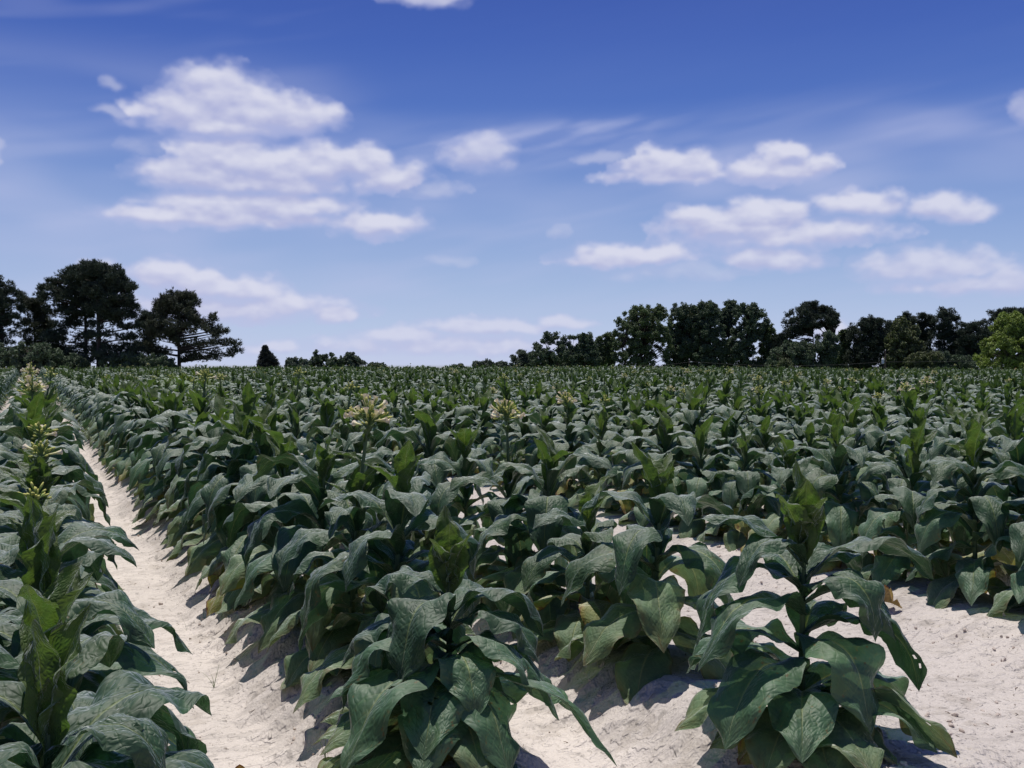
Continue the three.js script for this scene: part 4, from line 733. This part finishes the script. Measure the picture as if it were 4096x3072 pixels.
// ───────────────────────── utility poles and the wire ─────────────────────────
function pole(label, px, py, dist) { const [x, z] = at(px, dist), y0 = swell(x, z) - 0.3, g = thing('utility_pole', label, 'utility pole'); g.position.set(x, y0, z); const h = height(py, dist) - y0; mesh('post', new THREE.CylinderGeometry(0.10, 0.15, h, 10).translate(0, h / 2, 0), TM.wood, g); mesh('cap', new THREE.CylinderGeometry(0.03, 0.105, 0.12, 10).translate(0, h + 0.06, 0), TM.tank, g); return [g, h, x, y0, z]; }
{
  const [a, ha, ax, ay, az] = pole('small wooden utility pole with white insulators in front of the dark trees', 2757, 1438, 196);
  mesh('bracket', new THREE.BoxGeometry(0.5, 0.05, 0.05).translate(0.28, ha - 0.52, 0), TM.wood, a);
  for (let k = 0; k < 3; k++) { const i = mesh('insulator', new THREE.LatheGeometry([[0, -0.09], [0.05, -0.08], [0.07, -0.03], [0.05, 0], [0.075, 0.04], [0.03, 0.09], [0, 0.09]].map((p) => new THREE.Vector2(...p)), 8), TM.porcelain, a); i.position.set(0.18 + k * 0.16, ha - 0.44, 0.03); }
  const [b, hb, bx, by, bz] = pole('utility pole carrying a grey cylindrical transformer before the wood', 3541, 1401, 190);
  const tank = mesh('transformer', new THREE.LatheGeometry([[0, 0], [0.2, 0], [0.235, 0.03], [0.235, 0.78], [0.255, 0.79], [0.255, 0.84], [0.2, 0.92], [0.06, 0.96], [0, 0.96]].map((p) => new THREE.Vector2(...p)), 16), TM.tank, b); tank.position.set(-0.45, hb - 2.45, 0);
  mesh('bushing', new THREE.LatheGeometry([[0, 0], [0.06, 0], [0.05, 0.08], [0.065, 0.1], [0.05, 0.18], [0.04, 0.3], [0, 0.32]].map((p) => new THREE.Vector2(...p)), 8).translate(0, 0.95, 0), TM.porcelain, tank);
  for (const dy of [0.2, 0.66]) mesh('bracket', new THREE.BoxGeometry(0.28, 0.07, 0.07).translate(0.3, dy, 0), TM.tank, tank);
  const sag = (p, q, s) => new THREE.TubeGeometry(new THREE.CatmullRomCurve3([0, 0.25, 0.5, 0.75, 1].map((t) => p.clone().lerp(q, t).add(new THREE.Vector3(0, -s * 4 * t * (1 - t), 0)))), 24, 0.014, 4);
  const pa = new THREE.Vector3(ax + 0.34, ay + ha - 0.40, az), pb = new THREE.Vector3(bx, by + hb - 2.1, bz + 0.14), [ex, ez] = at(4300, 185), pe = new THREE.Vector3(ex, height(1425, 185), ez), [fx, fz] = at(2560, 198), pf = new THREE.Vector3(fx, height(1462, 198), fz);
  tag(mesh('power_line', sag(pa, pb, 0.7), TM.wire, scene), 'thin dark wire sagging between the two utility poles', 'wire');
  tag(mesh('power_line_001', sag(pb, pe, 0.3), TM.wire, scene), 'thin dark wire running right from the transformer pole', 'wire');
  tag(mesh('power_line_002', sag(pf, pa, 0.2), TM.wire, scene), 'thin wire dropping left from the pole with insulators', 'wire');
}

// ───────────────────────── grass tufts, litter and crumbs on the sand ─────────────────────────
{
  const grassMat = new THREE.MeshPhysicalMaterial({ name: 'grass_blade', color: new THREE.Color().setRGB(0.10, 0.15, 0.05), roughness: 0.7, transmission: 0.3, thickness: 0, side: THREE.DoubleSide });
  const blade = (len, az, e0, e1, w) => {
    const n = 10, pos = [], idx = []; let x = 0, y = 0;
    for (let i = 0; i <= n; i++) { const s = i / n, e = lerp(e0, e1, s) * D, hw = w * (1 - s * 0.85) / 2; pos.push(x * Math.cos(az) - hw * Math.sin(az), y, -x * Math.sin(az) - hw * Math.cos(az), x * Math.cos(az) + hw * Math.sin(az), y, -x * Math.sin(az) + hw * Math.cos(az)); x += Math.cos(e) * len / n; y += Math.sin(e) * len / n; if (i < n) { const t = i * 2; idx.push(t, t + 1, t + 2, t + 1, t + 3, t + 2); } }
    const g = new THREE.BufferGeometry(); g.setAttribute('position', new THREE.Float32BufferAttribute(pos, 3)); g.setIndex(idx); g.computeVertexNormals(); return g;
  };
  const r = rng(12);
  // [across, along, blades, length, label]
  for (const [u, v, n, len, lab] of [[0.93, 3.28, 8, 0.30, 'tallest grass tuft on the sandy bed side at bottom left of centre'], [1.02, 3.42, 5, 0.2, 'short grass tuft just right of the tallest grass tuft'], [1.0, 3.85, 4, 0.2, 'thin grass tuft under the leaves above the tallest grass tuft'], [1.78, 3.02, 4, 0.10, 'small grass sprig on the bright furrow floor at bottom centre'], [0.82, 5.3, 3, 0.14, 'thin grass sprig beside the furrow halfway up the left'], [0.85, 6.5, 3, 0.14, 'thin grass sprig far up the left furrow']]) {
    const [x, z] = XZ(u, v), g = thing('grass_tuft', lab, 'grass', 'grass tufts on the sand'); g.position.set(x, groundY(x, z) - 0.004, z);
    for (let k = 0; k < n; k++) { const e = 62 + r() * 28; mesh('blade', blade(len * (0.55 + 0.5 * r()), r() * 6.283, e, e - 10 - 60 * r(), 0.0042), grassMat, g); }
  }
  // dried leaves
  const dry = (lab, u, v, L, az, mat) => { const [x, z] = XZ(u, v), m = mesh(numbered('dried_leaf'), leafGeo({ L, W: L * 0.55, e0: 25, e1: -30, curl: 0.9, fold0: 0.4, fold1: 0.6, ruf: 0.5, roll: 60, seed: Math.round(u * 100) }, 16, 8), M[mat], scene); m.position.set(x, groundY(x, z) + 0.012, z); m.rotation.y = az; tag(m, lab, 'dried leaf', 'dried leaves on the sand'); };
  dry('curled brown dried leaf lying on the furrow floor at bottom left', 0.66, 4.02, 0.12, 0.4, 'dead');
  dry('withered tan leaf on the sand behind the open bottom right plant', 4.55, 4.55, 0.22, 2.6, 'dead');
  dry('withered brown leaf beside the pale leaves right of the sand alley', 4.62, 3.1, 0.24, 3.4, 'dead');
  // crumbs of soil: too many to count
  const N = 5000, ico = new THREE.IcosahedronGeometry(1, 1), p = ico.attributes.position; for (let i = 0; i < p.count; i++) { const k = 0.75 + 0.5 * vn(p.getX(i) * 2.1 + 9, p.getY(i) * 2.1 + p.getZ(i) * 3.3 + 5); p.setXYZ(i, p.getX(i) * k, p.getY(i) * k * 0.7, p.getZ(i) * k); } ico.computeVertexNormals();
  const cm = new THREE.MeshStandardMaterial({ name: 'soil_crumb', color: new THREE.Color().setRGB(0.47, 0.40, 0.34), roughness: 0.95 });
  const im = new THREE.InstancedMesh(ico, cm, N), m4 = new THREE.Matrix4(), q = new THREE.Quaternion(), e = new THREE.Euler(); let k = 0;
  im.name = 'soil_crumbs'; im.castShadow = im.receiveShadow = true;
  while (k < N) {
    const u = -0.4 + r() * 6, v = 1.6 + Math.pow(r(), 1.3) * 10, b = bed(u, v); if (r() > (b < -0.2 ? 0.18 : 1)) continue;
    if (fbm(u * 2.2, v * 2.2, 2) < 0.42 + 0.2 * r()) continue;
    const [x, z] = XZ(u, v), s = 0.002 + 0.010 * Math.pow(r(), 5); q.setFromEuler(e.set(r() * 6, r() * 6, r() * 6));
    im.setMatrixAt(k, m4.compose(new THREE.Vector3(x, groundY(x, z) + s * 0.3, z), q, new THREE.Vector3(s * (1 + r()), s, s))); k++;
  }
  scene.add(im); tag(im, 'loose crumbs of soil scattered over the pale sand', 'soil', null, 'stuff');
}
{
  // dry stalk and leaf scraps on the sand: too many to count
  const r = rng(41), N = 1500, g = new THREE.BoxGeometry(1, 0.16, 0.16, 4, 1, 1), p = g.attributes.position; for (let i = 0; i < p.count; i++) { const x = p.getX(i); p.setY(i, p.getY(i) * (1 - Math.abs(x)) + 0.25 * Math.sin(x * 4)); p.setZ(i, p.getZ(i) * (1.2 - Math.abs(x)) + 0.15 * Math.cos(x * 5)); } g.computeVertexNormals();
  const im = new THREE.InstancedMesh(g, new THREE.MeshStandardMaterial({ name: 'dry_scrap', color: new THREE.Color().setRGB(0.17, 0.115, 0.08), roughness: 0.9 }), N), m4 = new THREE.Matrix4(), q = new THREE.Quaternion(), e = new THREE.Euler();
  im.name = 'plant_litter'; im.castShadow = im.receiveShadow = true;
  for (let k = 0; k < N; k++) {
    const u = 0.2 + r() * 5.2, v = 1.8 + Math.pow(r(), 1.2) * 9, [x, z] = XZ(u, v), s = 0.006 + 0.03 * Math.pow(r(), 3); q.setFromEuler(e.set((r() - 0.5) * 0.5, r() * 6.283, (r() - 0.5) * 0.5));
    im.setMatrixAt(k, m4.compose(new THREE.Vector3(x, groundY(x, z) + 0.003, z), q, new THREE.Vector3(s, s * 0.5, s * (0.3 + 0.6 * r()))));
  }
  scene.add(im); tag(im, 'small dark scraps of dry leaf and stalk on the sand', 'litter', null, 'stuff');
}
renderer.render(scene, camera);
